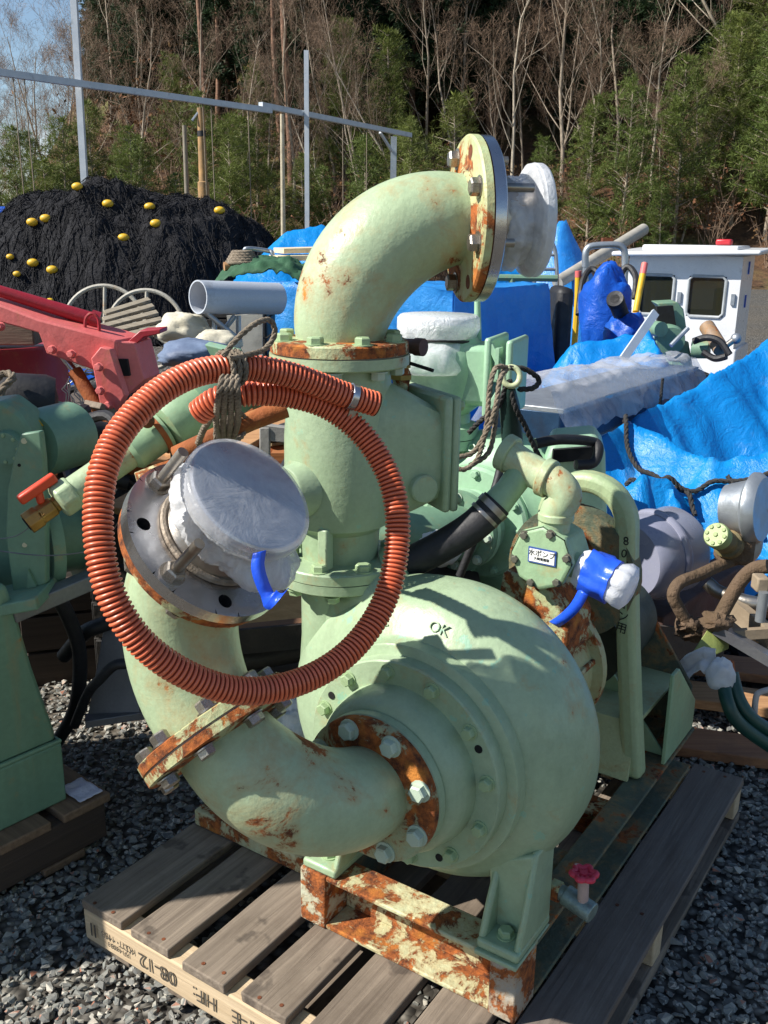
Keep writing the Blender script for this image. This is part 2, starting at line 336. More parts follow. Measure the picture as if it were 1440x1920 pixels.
# drain cock with handwheel
dv = B().cyl((.42, .19, .335), (.42, .09, .335), .016, 18).cyl((.42, .125, .335), (.41, .062, .325), .021, 16).build('drain_cock', ZINC, pump, bev=.002)
B().cyl((.42, .155, .335), (.42, .135, .335), .021, 6).build('nut', RUSTY_F, dv)
B().cyl((.413, .085, .33), (.405, .085, .40), .011, 12).build('spindle', mat('pinkish_spindle', 'b9a39b', 'a58d86', 9, .6), dv)
hw = B()
pts = []
for k in range(48):
    t = 2 * PI * k / 48; r = .021 + .0035 * math.cos(6 * t); pts.append((.405 + r * math.cos(t), .085 + r * math.sin(t), .41 + .001 * math.cos(6 * t)))
hw.tube(pts, .006, 10, closed=True)
for k in range(3): t = PI * k / 3; hw.cyl((.405 -   .02 * math.cos(t), .085 -   .02 * math.sin(t), .408), (.405 +   .02 * math.cos(t), .085 +   .02 * math.sin(t), .408), .0042, 8)
hw.cyl((.405, .085, .40), (.405, .085, .414), .008, 12).build('handwheel', REDW, dv)
# suction elbow (shaft axis -> up-left), inlet elbow (up-left -> up-right)
A = Vector((.118, .40, .628)); R1 = .23
el1 = arc(A + u_ * .02, -u_, d1, R1, 22)
def bulge(pts, r0, r1): n = len(pts) - 1; return [r0 + (r1 - r0) * math.sin(PI * i / n) ** .7 for i in range(n + 1)]
B().tube(el1, bulge(el1, .082, .093), 48).build('suction_elbow', GREEN, pump)
f1 = B().lathe([(0, .05), (0, .136), (.003, .14), (.018, .14), (.0205, .137)], A, u_, 64).build('elbow_flange', mat('scabby_flange_paint', 'a3b392', '94a685', 4, .5, bump=.5, bsc=50, rust=.86, rsc=11), pump)
bolts(f1, A, -u_, .119, 8, .0165, .018, BOLT_P, PF, .45)
E1 = el1[-1]; W1 = E1 + d1 * .004
f2 = B().lathe([(-.022, .085), (-.019, .137), (-.017, .14), (-.001, .14)], W1, d1, 64).build('elbow_flange', RUSTY_F, pump)
B().lathe([(-.001, .08), (-.001, .136), (.003, .136)], W1, d1, 48).build('gasket', GASK, f2)
f3 = B().lathe([(.003, .08), (.003, .14), (.019, .14), (.021, .137), (.024, .085)], W1, d1, 64).build('elbow_flange', RUSTY_F, pump)
bolts(f2, W1 - d1 * .022, -d1, .118, 8, .0155, .016, STEEL_B, PF, .2); bolts(f3, W1 + d1 * .022, d1, .118, 8, .0155, .02, STEEL_B, PF, .2, name='nut')
E2 = W1 + d1 * .012; el2 = arc(E2, d1, e1, .226, 22)
B().tube(el2, bulge(el2, .088, .096), 48).build('inlet_elbow', GREEN, pump)
E3 = el2[-1]
f4 = B().lathe([(-.024, .085), (-.022, .137), (-.019, .14), (-.002, .14)], E3, e1, 64).build('elbow_flange', RUSTY_F, pump)
B().lathe([(-.002, .08), (-.002, .136), (.002, .136)], E3, e1, 48).build('gasket', mat('brown_gasket', '8a4a26', '5a3018', 9, .8), f4)
SR = .145
def holed_disc(o, ax, r0, r1, th, holes, hr, M, nseg=96):
    """flat ring with real round holes: outer band quads plus hole walls, built as polar strips"""
    b = MB(M); x, y = perp(ax); ax = V(ax).normalized(); o = V(o)
    P = lambda r, t, h: o + x * r * math.cos(t) + y * r * math.sin(t) + ax * h
    rm = (r0 + r1) / 2 if not holes else holes[0][0]; dt = 2 * PI / nseg
    def strip(ra, rb, ta, tb):
        for h, fl in ((0, 1), (th, 0)):
            q = [P(ra, ta, h), P(rb, ta, h), P(rb, tb, h), P(ra, tb, h)]; b.add(q if not fl else q[::-1], [(0, 1, 2, 3)])
    wa = hr * 1.5 / rm
    spans = sorted([(t - wa) % (2 * PI) for _, t in holes])
    for k in range(nseg):
        ta, tb = k * dt, (k + 1) * dt; tm = (ta + tb) / 2
        for r in (r0, r1):
            q = [P(r, ta, 0), P(r, tb, 0), P(r, tb, th), P(r, ta, th)]; b.add(q if r == r1 else q[::-1], [(0, 1, 2, 3)])
    # sectors between holes / hole patches
    hs = sorted([t % (2 * PI) for _, t in holes])
    for i, t in enumerate(hs):
        tn = hs[(i + 1) % len(hs)] + (2 * PI if i == len(hs) - 1 else 0); a0, a1 = t + wa, tn - wa; n = max(2, int((a1 - a0) / dt))
        for j in range(n): strip(r0, r1, a0 + (a1 - a0) * j / n, a0 + (a1 - a0) * (j + 1) / n)
        m = 24; cc = P(rm, t, 0); er = (x * math.cos(t) + y * math.sin(t)); et = (y * math.cos(t) - x * math.sin(t))
        for k in range(m):
            g0, g1 = 2 * PI * k / m, 2 * PI * (k + 1) / m
            def bd(g):   # project hole angle to patch border (r0..r1, t-wa..t+wa)
                cr, ct = math.cos(g), math.sin(g); s = 1e9
                if cr > 1e-6: s = min(s, (r1 - rm) / cr)
                if cr < -1e-6: s = min(s, (r0 - rm) / cr)
                if abs(ct) > 1e-6: s = min(s, rm * wa / abs(ct))
                return rm + cr * s, t + ct * s / rm
            for h, fl in ((0, 1), (th, 0)):
                q = [cc + er * hr * math.cos(g0) + et * hr * math.sin(g0) + ax * h, P(*bd(g0), h), P(*bd(g1), h), cc + er * hr * math.cos(g1) + et * hr * math.sin(g1) + ax * h]
                b.add(q if not fl else q[::-1], [(0, 1, 2, 3)])
            q = [cc + er * hr * math.cos(g) + et * hr * math.sin(g) + ax * h for g, h in ((g0, 0), (g1, 0), (g1, th), (g0, th))]; b.add(q[::-1], [(0, 1, 2, 3)])
    return b
hl = [(.119, PI / 4 * k + .3) for k in range(8)]
sfl = holed_disc(E3 + e1 * .0025, e1, .07, SR, .022, hl, .0115, PF).build('stainless_flange', STEEL, pump, ang=30)
B().cyl(E3 + e1 * .003, E3 + e1 * .004, .13, 40).build('gasket_face', BLACKM, sfl)
x, y = perp(e1)
for k in (0, 3, 5, 6):
    t = PI / 4 * k + .3; p = E3 + e1 * .024 + (x * math.cos(t) + y * math.sin(t)) * .119
    bolt(sfl, p, e1, .017, .018, STEEL_B, PF, 'nut'); B().cyl(p, p + e1 * .085, .009, 12).build('stud', STEEL_B, sfl)
bolts(f4, E3 - e1 * .024, -e1, .118, 8, .016, .016, STEEL_B, PF, .2)
nk = B().lathe([(.024, .088), (.03, .085), (.05, .078), (.08, .07), (.11, .066), (.125, .066)], E3, e1, 48).build('reducer_neck', mat('brushed_steel', 'b9b2a8', '98928a', 5, .38, 1, bump=.1), pump)
B().tube([E3 + e1 * .03 + (x * math.cos(t) + y * math.sin(t)) * .088 for t in [2 * PI * i / 40 for i in range(40)]], .006, 8, closed=True).build('weld_bead', mat('weld_bead', 'a49a8c', '7f7263', 30, .6, .5, bump=.5), nk)
B().lathe([(.123, .05), (.123, .098), (.126, .101), (.139, .101), (.142, .098), (.142, .001)], E3, e1, 64).build('end_disc', STEEL, pump)
# check valve and its flanges
VA = Vector((.42, .688, 0)); cd = Vector((.858, -.508, 0)).normalized()
lf = B().lathe([(.892, .085), (.895, .134), (.898, .138), (.917, .138)], VA, w_, 64).build('discharge_flange', GREEN_C, pump)
lf2 = B().lathe([(.919, .08), (.919, .138), (.938, .138), (.941, .135), (.944, .09)], VA, w_, 64).build('valve_flange', GREEN_C, pump)
bolts(lf2, VA + w_ * .941, w_, .116, 8, .0165, .016, BOLT_G, PF, .35); bolts(lf, VA + w_ * .892, -w_, .116, 8, .015, .015, BOLT_G, PF, .35, name='nut')
vb = B().lathe([(.94, .082), (1.005, .085), (1.014, .094), (1.022, .107), (1.05, .113), (1.12, .115), (1.2, .114), (1.28, .108), (1.33, .104), (1.352, .102)], VA, w_, 56).build('valve_body', GREEN_C, pump)
k = B()                               # bonnet lofted from body to rectangular cover
secs = []
for i in range(9):
    t = i / 8; hw_, zl, zh = .108 - .004 * t, 1.015 + .045 * t ** 2, 1.335 - .075 * t ** 1.5; ps = []
    for j in range(32):
        a = 2 * PI * j / 32; n = 2.4 + 3.5 * t; ca, sa = math.cos(a), math.sin(a); s = (abs(ca) ** n + abs(sa) ** n) ** (-1 / n)
        ps.append(VA + cd * (.02 + .165 * t) + cd.cross(w_) * (hw_ * ca * s) + w_ * ((zl + zh) / 2 + (zh - zl) / 2 * sa * s))
    secs += ps
k.add(secs, [(i * 32 + j, i * 32 + (j + 1) % 32, (i + 1) * 32 + (j + 1) % 32, (i + 1) * 32 + j) for i in range(8) for j in range(32)] + [tuple(8 * 32 + j for j in range(32))]).build('valve_bonnet', GREEN_C, pump)
sd = cd.cross(w_)
cv = B().obox(VA + cd * .193 + w_ * 1.165, cd * .009, sd * .12, w_ * .122).build('bonnet_flange', GREEN_C, pump, bev=.008)
cv2 = B().obox(VA + cd * .212 + w_ * 1.165, cd * .009, sd * .12, w_ * .122).build('bonnet_cover', GREEN_C, pump, bev=.008)
B().obox(VA + cd * .225 + w_ * 1.165, cd * .006, sd * .08, w_ * .08).build('raised_panel', GREEN_C, cv2, bev=.006)
for a, b_ in ((-.1, -.1), (.1, -.1), (-.1, .1), (.1, .1)): bolt(cv2, VA + cd * .221 + sd * a + w_ * (1.165 + b_), cd, .011, .012, BOLT_G, PF)
bx = PF.to_3x3().inverted() @ Vector((-.72, -.69, 0))
bo = VA + w_ * 1.105
kk = B().lathe([(.06, .062), (.112, .06), (.122, .052), (.138, .05), (.141, .047), (.142, .001)], bo, bx, 40).build('hinge_boss', GREEN_C, vb)
B().cyl(bo + bx * .14, bo + bx * .165, .0085, 8).build('hinge_pin', RUSTY_F, vb)
b2 = VA + cd * .14 + w_ * 1.10
B().lathe([(.09, .03), (.118, .03), (.121, .027), (.122, .001)], b2, sd if (PF.to_3x3() @ sd).y < 0 else -sd, 32).build('side_boss', GREEN_C, vb)
for a in (-.35, .55): 
    p = VA + bx * .086 + bx.cross(w_) * .055 * (1 if a > 0 else -1); B().box(p + V(-.012, -.012, .942), p + V(.012, .012, 1.03)).build('neck_rib', GREEN_C, vb, bev=.004)
tf = B().lathe([(1.345, .09), (1.348, .137), (1.351, .141), (1.371, .141)], VA, w_, 64).build('valve_flange', GREEN, pump)
tf2 = B().lathe([(1.374, .08), (1.374, .139), (1.394, .139), (1.397, .136), (1.40, .095)], VA, w_, 64).build('elbow_flange', RUSTY_F, pump)
B().lathe([(1.3705, .07), (1.3705, .134), (1.3745, .134)], VA, w_, 40).build('gasket', GASK, tf)
bolts(tf2, VA + w_ * 1.397, w_, .117, 8, .0165, .016, BOLT_G, PF, .3); bolts(tf, VA + w_ * 1.346, -w_, .117, 8, .015, .018, BOLT_P, PF, .3, name='nut')
# upper elbow turning right and slightly away
ud = PF.to_3x3().inverted() @ Vector((.985, .175, 0))
UA = VA + w_ * 1.395; uel = arc(UA, w_, ud, .235, 26)
nU = len(uel) - 1
uel2 = uel + [uel[-1] + ud * .03]; rr = [.087 + .019 * math.sin(PI * (i / nU)) ** .8 for i in range(nU + 1)] + [.093]
B().tube(uel2, rr, 56).build('upper_elbow', GREEN, pump)
UE = uel2[-1]
uf = B().lathe([(-.026, .09), (-.02, .098), (-.018, .155), (-.014, .159), (0, .159)], UE, ud, 72).build('elbow_flange', mat('rust_streaked_flange', 'bcc694', 'aebd8c', 4, .5, bump=.3, rust=.66, rsc=9, streak=1.4), pump)
B().lathe([(0, .08), (0, .155), (.003, .155)], UE, ud, 48).build('gasket', MATS['brown_gasket'], uf)
us = B().lathe([(.003, .08), (.003, .158), (.024, .158), (.026, .156), (.028, .1)], UE, ud, 72).build('stainless_flange', STEEL, pump)
x, y = perp(ud)
for k in range(8):
    t = 2 * PI * (k + .42) / 8; p = UE + (x * math.cos(t) + y * math.sin(t)) * .13
    if k in (1, 6): B().cyl(p - ud * .0195, p - ud * .018, .014, 14).build('bolt_hole', RUST, uf); continue
    bolt(uf, p - ud * .018, -ud, .017, .02, STEEL_B, PF); B().cyl(p + ud * .025, p + ud * (.085 if k % 2 else .05), .0085, 10).build('stud', STEEL_B, us)
B().lathe([(.028, .098), (.05, .088), (.08, .078), (.115, .07), (.125, .07)], UE, ud, 48).build('reducer_neck', MATS['brushed_steel'], pump)
B().lathe([(.12, .06), (.12, .102), (.134, .102), (.134, .01)], UE, ud, 56).build('end_disc', STEEL, pump)
# bearing frame, gearbox, priming pump
B().lathe([(.54, .18), (.58, .165), (.62, .155), (.80, .155), (.805, .178), (.83, .178), (.835, .14), (.93, .12)], PC, u_, 48).build('bearing_frame', mat('streaked_frame_paint', 'b4b98c', 'a5b085', 4, .5, bump=.3, rust=.6, rsc=8, streak=1.2), pump)
for t in (.3, 1.2, 2.1, 2.9, 4.1, 5.2):
    p = PC + v_ * .152 * math.cos(t) + w_ * .152 * math.sin(t); B().obox(p + u_ * .71, u_ * .09, (v_ * -math.sin(t) + w_ * math.cos(t)) * .006, (v_ * math.cos(t) + w_ * math.sin(t)) * .012).build('frame_rib', RUSTY, pump, bev=.002)
gb = B().prism([(.62, .42, .74), (.62, .24, .74), (.62, .24, .82), (.62, .30, .905), (.62, .40, .905)], (.13, 0, 0)).build('pump_bracket', RUSTY_F, pump, bev=.008)
GC = Vector((.64, .297, .965)); 
gp = B().lathe([(-.055, .005), (-.055, .066), (-.05, .07), (-.035, .07), (-.035, .06), (.06, .06), (.07, .05)], GC, u_, 8).build('priming_pump', GREEN_D, pump, bev=.006)
bolts(gp, GC - u_ * .053, -u_, .058, 6, .0085, .009, mat('dark_bolt', '6b6a5e', '55544a', 10, .6, .4), PF, .2)
lb = B().obox(GC - u_ * .0565 + w_ * .006 - v_ * .004, u_ * .0015, v_ * .031, w_ * .0165).build('name_label', mat('blue_label_edge', '35549a', '2d4a8c', 5, .5, bump=0), gp)
B().obox(GC - u_ * .058 + w_ * .006 - v_ * .004, u_ * .001, v_ * .028, w_ * .0135).build('label_face', WHITE, gp)
for s_, dz, sz in (('水ポンプ', .011, .015), ('大崎電機製', .0, .007)):
    text('label_text', s_, PF @ axes(GC - u_ * .0595 + w_ * dz - v_ * .004, -v_, w_, -u_), sz, INK, gp, .0003)
B().lathe([(-.03, .03), (.02, .028), (.055, .026), (.06, .034), (.078, .034)], GC - v_ * .03 - w_ * .012, V(0, -.97, -.22), 24).build('outlet_stub', GREEN_D, gp)
B().tube(spline([GC + w_ * .05, GC + w_ * .09 - v_ * .005, GC + V(-.0, -.022, .125), GC + V(0, .0, .15), GC + V(.0, .05, .165), GC + V(0, .115, .195)], 8), [.034] * 12 + [.034] * 29, 24).build('priming_pipe', GREEN, pump)
pe = GC + V(0, .125, .2)
B().cyl(GC + V(0, .012, .154), GC + V(0, .032, .159), .041, 24).cyl(pe, pe - V(0, .022, .008), .041, 24).cyl(GC + V(0, -.004, .07), GC + V(0, -.004, .088), .038, 24).build('pipe_collar', GREEN, pump, bev=.003)
tb = GC + V(0, .072, .172)
B().tube([tb, tb + V(-.03, .02, -.045), tb + V(-.055, .04, -.08)], [.03, .028, .032], 20).build('tee_branch', GREEN_D, pump)
hs = [tb + V(-.05, .036, -.072), tb + V(-.085, .07, -.12), tb + V(-.13, .13, -.17), tb + V(-.17, .2, -.215)]
hh = B().tube(spline(hs, 6), .034, 22).build('rubber_hose', BLACK, pump)
dd = (hs[1] - hs[0]).normalized(); B().cyl(hs[0] + dd * .006, hs[0] + dd * .02, .0365, 24).cyl(hs[0] + dd * .032, hs[0] + dd * .04, .036, 24).build('hose_clamp', STEEL_B, hh)
de = (hs[3] - hs[2]).normalized(); B().cyl(hs[3] - de * .02, hs[3] + de * .02, .052, 28).build('hose_flange', GREEN_D, hh)
# belt guard arch over the coupling
def arch(vo, top, u0, u1, flare, th):
    path = []
    for t in range(0, 9): s = t / 8; path.append((vo[0] - flare * (1 - s) ** 1.2, .273 + (top - vo[2] - .273) * s))
    for t in range(1, 16): a = PI * t / 16; path.append((vo[1] - vo[2] * math.cos(a), top - vo[2] + vo[2] * math.sin(a)))
    for t in range(0, 9): s = 1 - t / 8; path.append((2 * vo[1] - vo[0] + flare * .2 * (1 - s), .273 + (top - vo[2] - .273) * s))
    return path
out = arch((.247, .375, .128), 1.05, 0, 0, .075, 0); inn = []
for i, (a, b_) in enumerate(out):
    p0 = Vector(out[max(i - 1, 0)]); p1 = Vector(out[min(i + 1, len(out) - 1)]); d = (p1 - p0).normalized(); inn.append((a + d.y * .05, b_ - d.x * .05))
inn[0] = (inn[0][0], .273); inn[-1] = (inn[-1][0], .273)
k = B(); n = len(out); ring_ = [(x_, p) for x_ in (1.0, 1.06) for p in (out, inn)]
vs = [Vector((x_, p[i][0], p[i][1])) for x_, p in ring_ for i in range(n)]
fs = []
for i in range(n - 1):
    fs += [(i, i + 1, n + i + 1, n + i), (2 * n + i + 1, 2 * n + i, 3 * n + i, 3 * n + i + 1), (i + 1, i, 2 * n + i, 2 * n + i + 1), (n + i, n + i + 1, 3 * n + i + 1, 3 * n + i)]
fs += [(0, n, 3 * n, 2 * n), (n - 1, 3 * n - 1, 4 * n - 1, 2 * n - 1)]
ag = k.add(vs, fs).build('belt_guard', mat('guard_paint', 'b0bf94', 'a3b78c', 3, .45, bump=.25, bsc=30, rust=.2, rsc=7, streak=.7, grime=.3), pump, bev=.016, bseg=3)
for i_, ch in enumerate('80サクション用'):
    text('marker_writing', ch, PF @ axes(V(.9985, .244 + .018 + .004 * (i_ % 2) - .0016 * i_, .9 - .032 * i_), -v_ + w_ * .1 * (-1) ** i_, w_, -u_), .03, INK, ag, .0004)
B().lathe([(1.0, .03), (1.0, .17), (1.05, .17), (1.05, .12), (1.09, .12)], V(0, .40, .79), u_, 36).build('belt_pulley', RUSTY_D, pump)
B().lathe([(1.10, .02), (1.10, .12), (1.36, .125), (1.38, .09)], V(0, .40, .56), u_, 36).build('drive_motor', mat('dark_motor_paint', '3c463f', '2b332e', 6, .6, dirt=.4), pump)
# small bypass cock behind the valve
k = B().tube(spline([(.60, .655, 1.22), (.60, .655, 1.30), (.60, .655, 1.36)], 5), [.017] * 5 + [.02] * 2 + [.013] * 4, 16).build('bypass_fitting', RUSTY_F, pump)
B().lathe([(0, .025), (.01, .025)], V(.60, .655, 1.30), w_, 6).lathe([(0, .02), (.025, .02)], V(.60, .655, 1.325), w_, 16).build('fitting_nut', mat('yellowed_nut', 'b99a4c', '8f7a3e', 9, .6, bump=.3), k)
B().tube([(.60, .675, 1.372), (.60, .615, 1.372)], [.014, .017], 16).cyl((.60, .62, 1.372), (.6, .60, 1.372), .019, 14).build('cock_body', mat('dirty_bronze', '6a4c40', '4f382f', 9, .6, .4), k)
B().cyl((.6, .64, 1.355), (.6, .64, 1.335), .006, 8).tube([(.6, .64, 1.337), (.6, .575, 1.325)], .004, 8).build('cock_lever', INK, k)
text('cast_lettering', 'NE', PF @ axes(PC + V(.3035, .10, .243), V(0, -1, .35), V(0, 0, 1), V(-.86, .15, .42)), .03, GREEN_C, cas, .002)
text('cast_lettering', 'OK', PF @ axes(PC + V(.3045, -.03, .261), V(0, -1, -.12), V(0, 0, 1), V(-.86, -.05, .45)), .03, GREEN_C, cas, .002)
# ---------------------------------------------------------------- plastic wraps and tape
def wrap_disc(o, ax, r, mf, ms, label, seedp, skirt, lump):
    t_ = thing('plastic_wrap', label, 'plastic wrap', PF @ V(o)); x, y = perp(ax)
    MB(PF).lathe([(.024, .001), (.0235, r * .5), (.023, r * .93), (.021, r + .003), (.016, r + .006), (.002, r + .006)], o, ax, 72, rf=lambda a, q, t: q * (1 + .006 * noise.noise(Vector((math.cos(t) * 5, math.sin(t) * 5, seedp))))).build('face_film', mf, t_, ang=70)
    def rf(a, q, t):
        k = min(1, max(0, (-a) / .03)); nn = noise.noise(Vector((math.cos(t) * 3.1, math.sin(t) * 3.1, a * 26 + seedp))) + .55 * abs(noise.noise(Vector((math.cos(t) * 9, math.sin(t) * 9, a * 45 + seedp))))
        return q * (1 + .17 * k * nn) + lump(t, a)
    prof = [(.003, r + .0065), (-.006, r + .003), (-.014, r * .9)] + skirt; pr = []
    for i in range(len(prof) - 1):
        for j in range(5): pr.append((prof[i][0] + (prof[i + 1][0] - prof[i][0]) * j / 5, prof[i][1] + (prof[i + 1][1] - prof[i][1]) * j / 5))
    pr.append(prof[-1]); b = MB(PF).lathe(pr, o, ax, 140, rf=rf); b.f = [f for f in b.f if len(f) == 4]; b.build('skirt_film', ms, t_, ang=70); return t_
FILM_F = film('thin_clear_film', 'f2f4f8', .2, .62, .2, 14, .45)
dn = math.atan2(perp(e1)[1].dot(-w_), perp(e1)[0].dot(-w_)); dx = math.atan2(perp(e1)[1].dot(v_), perp(e1)[0].dot(v_))
wrap_disc(E3 + e1 * .121, e1, .101, FILM_F, FILM, 'clear plastic bag crumpled over the round steel plate inside the orange hose loop', 3.1,
          [(-.02, .085), (-.03, .08), (-.048, .084), (-.066, .08), (-.074, .074)], lambda t, a: (.06 * max(0, math.cos(t - dn - .3)) ** 3 + .026 * max(0, math.cos(t - dx)) ** 4) * min(1, max(0, -a - .012) * 24))
du = math.atan2(perp(ud)[1].dot(-w_), perp(ud)[0].dot(-w_))
wrap_disc(UE + ud * .118, ud, .104, FILM_W, FILM, 'white plastic bag tied over the flange at the end of the topmost elbow', 8.4,
          [(-.018, .082), (-.03, .078), (-.05, .08), (-.065, .078), (-.07, .073)], lambda t, a: .022 * max(0, math.cos(t - du + .8)) ** 2 * min(1, max(0, -a - .01) * 30))
k = MB(); sp = spline([(-0.179, 1.3, 1.158), (-0.181, 1.292, 1.138), (-0.175, 1.288, 1.115), (-0.166, 1.288, 1.094), (-0.156, 1.285, 1.087), (-0.145, 1.28, 1.098)], 5)
k.add([p + V(.0095, .002, .002 + .004 * (i > 14)) * s_ + V(0, 0, .006 * s_ * (i > 15)) for i, p in enumerate(sp) for s_ in (-1, 1)], [(2 * i, 2 * i + 1, 2 * i + 3, 2 * i + 2) for i in range(len(sp) - 1)])
tag(k.build('blue_tape', BLUEP, None, ang=60, solid=.0008), 'torn end of bright blue tape hanging from clear plastic bag', 'tape')
oc = GC - v_ * .03 - w_ * .012; oa = V(0, -.97, -.22).normalized()
def rfw(a, q, t): return q * (.97 + .2 * noise.noise(Vector((math.cos(t) * 2.4, math.sin(t) * 2.4, a * 30))) + .12 * abs(noise.noise(Vector((math.cos(t) * 6, math.sin(t) * 6, a * 70)))))
wr = thing('outlet_wrap', 'white plastic and blue tape wrapped round the small priming pump outlet', 'plastic wrap', PF @ (oc + oa * .08), 0)
B().lathe([(.035, .036), (.045, .042), (.055, .043), (.07, .042), (.085, .04), (.10, .041), (.115, .044), (.13, .046), (.145, .042), (.152, .03), (.154, .002)], oc, oa, 40, rf=rfw).build('film', FILM_W, wr, ang=60)
B().lathe([(.052, .0465), (.06, .0475), (.075, .0455), (.09, .0445), (.10, .045), (.112, .048)], oc, oa, 40, rf=rfw).build('tape', BLUEP, wr, ang=60)
k = B(); sp = spline([oc + oa * .06 + V(-.03, 0, -.035), oc + oa * .058 + V(-.035, .012, -.07), oc + oa * .05 + V(-.03, .03, -.105), oc + oa * .045 + V(-.02, .05, -.13)], 5); wd = V(0, .011, .004)
k.add([p + wd * s for p in sp for s in (-1, 1)], [(2 * i, 2 * i + 1, 2 * i + 3, 2 * i + 2) for i in range(len(sp) - 1)]).build('tape_tail', BLUEP, wr, ang=60, solid=.0008)

# ---------------------------------------------------------------- ground
def gravel_ground():
    g = NT('gravel_far'); v = g.coords()
    vo = g.n('TexVoronoi'); vo.inputs['Scale'].default_value = 38; g.l(v, vo.inputs['Vector'])
    c = g.mix(g.ramp(vo.outputs['Color'], .2, .8), lin('4d4b47'), lin('8a867d')); c = g.mix(g.ramp(vo.outputs['Distance'], .3, .7), c, lin('1f1e1c'))
    big = g.ramp(g.noise(v, .35, 5, .6), .4, .65); c = g.mix(g.math('MULTIPLY', big, .5), c, lin('5f5546')); g.l(c, g.b.inputs['Base Color']); g.b.inputs['Roughness'].default_value = .95
    bn = g.n('Bump'); bn.inputs['Distance'].default_value = .02; bn.inputs['Strength'].default_value = .9; g.l(g.math('SUBTRACT', 1.0, vo.outputs['Distance']), bn.inputs['Height']); g.l(bn.outputs[0], g.b.inputs['Normal']); return g.m
def hill(x, y):
    toe = 33 - .12 * x + 2.0 * noise.noise(Vector((x * .05, 3, 0))); d = y - toe
    if d <= 0: return 0.0
    k = max(0, min(1, (x / y + .40) / .16)); lf = .10 + .90 * k * k * (3 - 2 * k)
    return lf * (.42 * d if d < 60 else 25 + .1 * (d - 60)) * (1 - math.exp(-d / 5)) * (1.0 + .006 * max(-30, min(30, x))) + .8 * noise.noise(Vector((x * .09, y * .09, 1))) * min(1, d / 6)
gm = MB().grid(lambda a, b: (-160 + 320 * a, -8 + 41 * b - (4 * (a - .5) if b > .99 else 0), -.0), 8, 4).build('ground', gravel_ground(), None); gm['kind'] = 'structure'
def leaf_litter():
    g = NT('leaf_litter'); v = g.coords(); f = g.noise(v, 2.6, 12, .78); c = g.mix(g.ramp(f, .38, .62), lin('4a3423'), lin('7d5b3d'))
    c = g.mix(g.ramp(g.noise(v, .22, 4, .6), .5, .68), c, lin('6b6a3a')); c = g.mix(g.ramp(g.noise(v, 9, 8, .8), .55, .72), c, lin('9a7a55')); g.l(c, g.b.inputs['Base Color']); g.b.inputs['Roughness'].default_value = 1
    bn = g.n('Bump'); bn.inputs['Distance'].default_value = .25; g.l(g.noise(v, 4, 12, .75), bn.inputs['Height']); g.l(bn.outputs[0], g.b.inputs['Normal']); return g.m
hb = MB().grid(lambda a, b: (lambda x, y: (x, y, hill(x, y) - .03))(-110 + 220 * a, 27 + 130 * b ** 1.5), 110, 90).build('hillside', leaf_litter(), None, ang=60); hb['kind'] = 'structure'
# loose stones round the pallet, one mass
import bmesh
def gravel_mat():
    g = NT('gravel_stone'); ge = g.n('NewGeometry'); r = ge.outputs['Random Per Island']
    o = g.n('ValToRGB'); e = o.color_ramp.elements; e[0].position = 0; e[0].color = lin('6a6a66'); e[1].position = 1; e[1].color = lin('a5a298')
    for p, c in ((.25, '7d7d78'), (.5, '918e84'), (.7, '767c78'), (.86, 'b3ad9f'), (.955, 'cac3b4'), (.975, 'a5654a')): q = e.new(p); q.color = lin(c)
    g.l(r, o.inputs['Fac']); v = g.coords(); c = g.mix(.45, o.outputs['Color'], g.ramp(g.noise(v, 120, 6, .7), .3, .7, (.35, .35, .35, 1), (1, 1, 1, 1)), 'MULTIPLY')
    g.l(c, g.b.inputs['Base Color']); g.b.inputs['Roughness'].default_value = .85
    bn = g.n('Bump'); bn.inputs['Distance'].default_value = .003; bn.inputs['Strength'].default_value = .5; g.l(g.noise(v, 160, 6, .7), bn.inputs['Height']); g.l(bn.outputs[0], g.b.inputs['Normal']); return g.m
rg = random.Random(3); TPL = []
for k in range(14):
    bm = bmesh.new()
    for i in range(15):
        p = Vector((rg.gauss(0, 1), rg.gauss(0, 1), rg.gauss(0, 1))).normalized() * rg.uniform(.8, 1.1); bm.verts.new((p.x * 1.15, p.y * .85, p.z * .62))
    bmesh.ops.convex_hull(bm, input=bm.verts); bmesh.ops.delete(bm, geom=[v for v in bm.verts if not v.link_faces], context='VERTS'); bm.verts.index_update()
    TPL.append(([v.co.copy() for v in bm.verts], [tuple(v.index for v in f.verts) for f in bm.faces])); bm.free()
PFi = PF.inverted()
gv, gf = [], []
def put_stone(x, y, z, s):
    vs, fs = TPL[rg.randrange(14)]; q = Matrix.Rotation(rg.uniform(0, 6.3), 3, 'Z') @ Matrix.Rotation(rg.uniform(-.5, .5), 3, 'X'); k = len(gv); t = Vector((x, y, z))
    gv.extend([q @ (p * s) + t for p in vs]); gf.extend([tuple(i + k for i in f) for f in fs])
for i in range(34000):
    x, y = rg.uniform(-1.75, 2.1), 1.25 + 2.5 * rg.random() ** 1.25
    if abs(x) > .46 * y + .15: continue
    l = PFi @ Vector((x, y, 0))
    if .06 < l.x < 1.35 and .05 < l.y < 1.05 and rg.random() < .8: continue
    s = .0062 + .0085 * rg.random() ** 2; put_stone(x, y, s * .3 + (.012 if rg.random() < .35 else 0), s * rg.choice((1, 1, 1, 1.3)))
b = MB(); b.v = gv; b.f = gf; go = b.build('gravel', gravel_mat(), None, ang=5); go['kind'] = 'stuff'; tag(go, 'loose grey crushed gravel lying round the pallet', 'gravel')
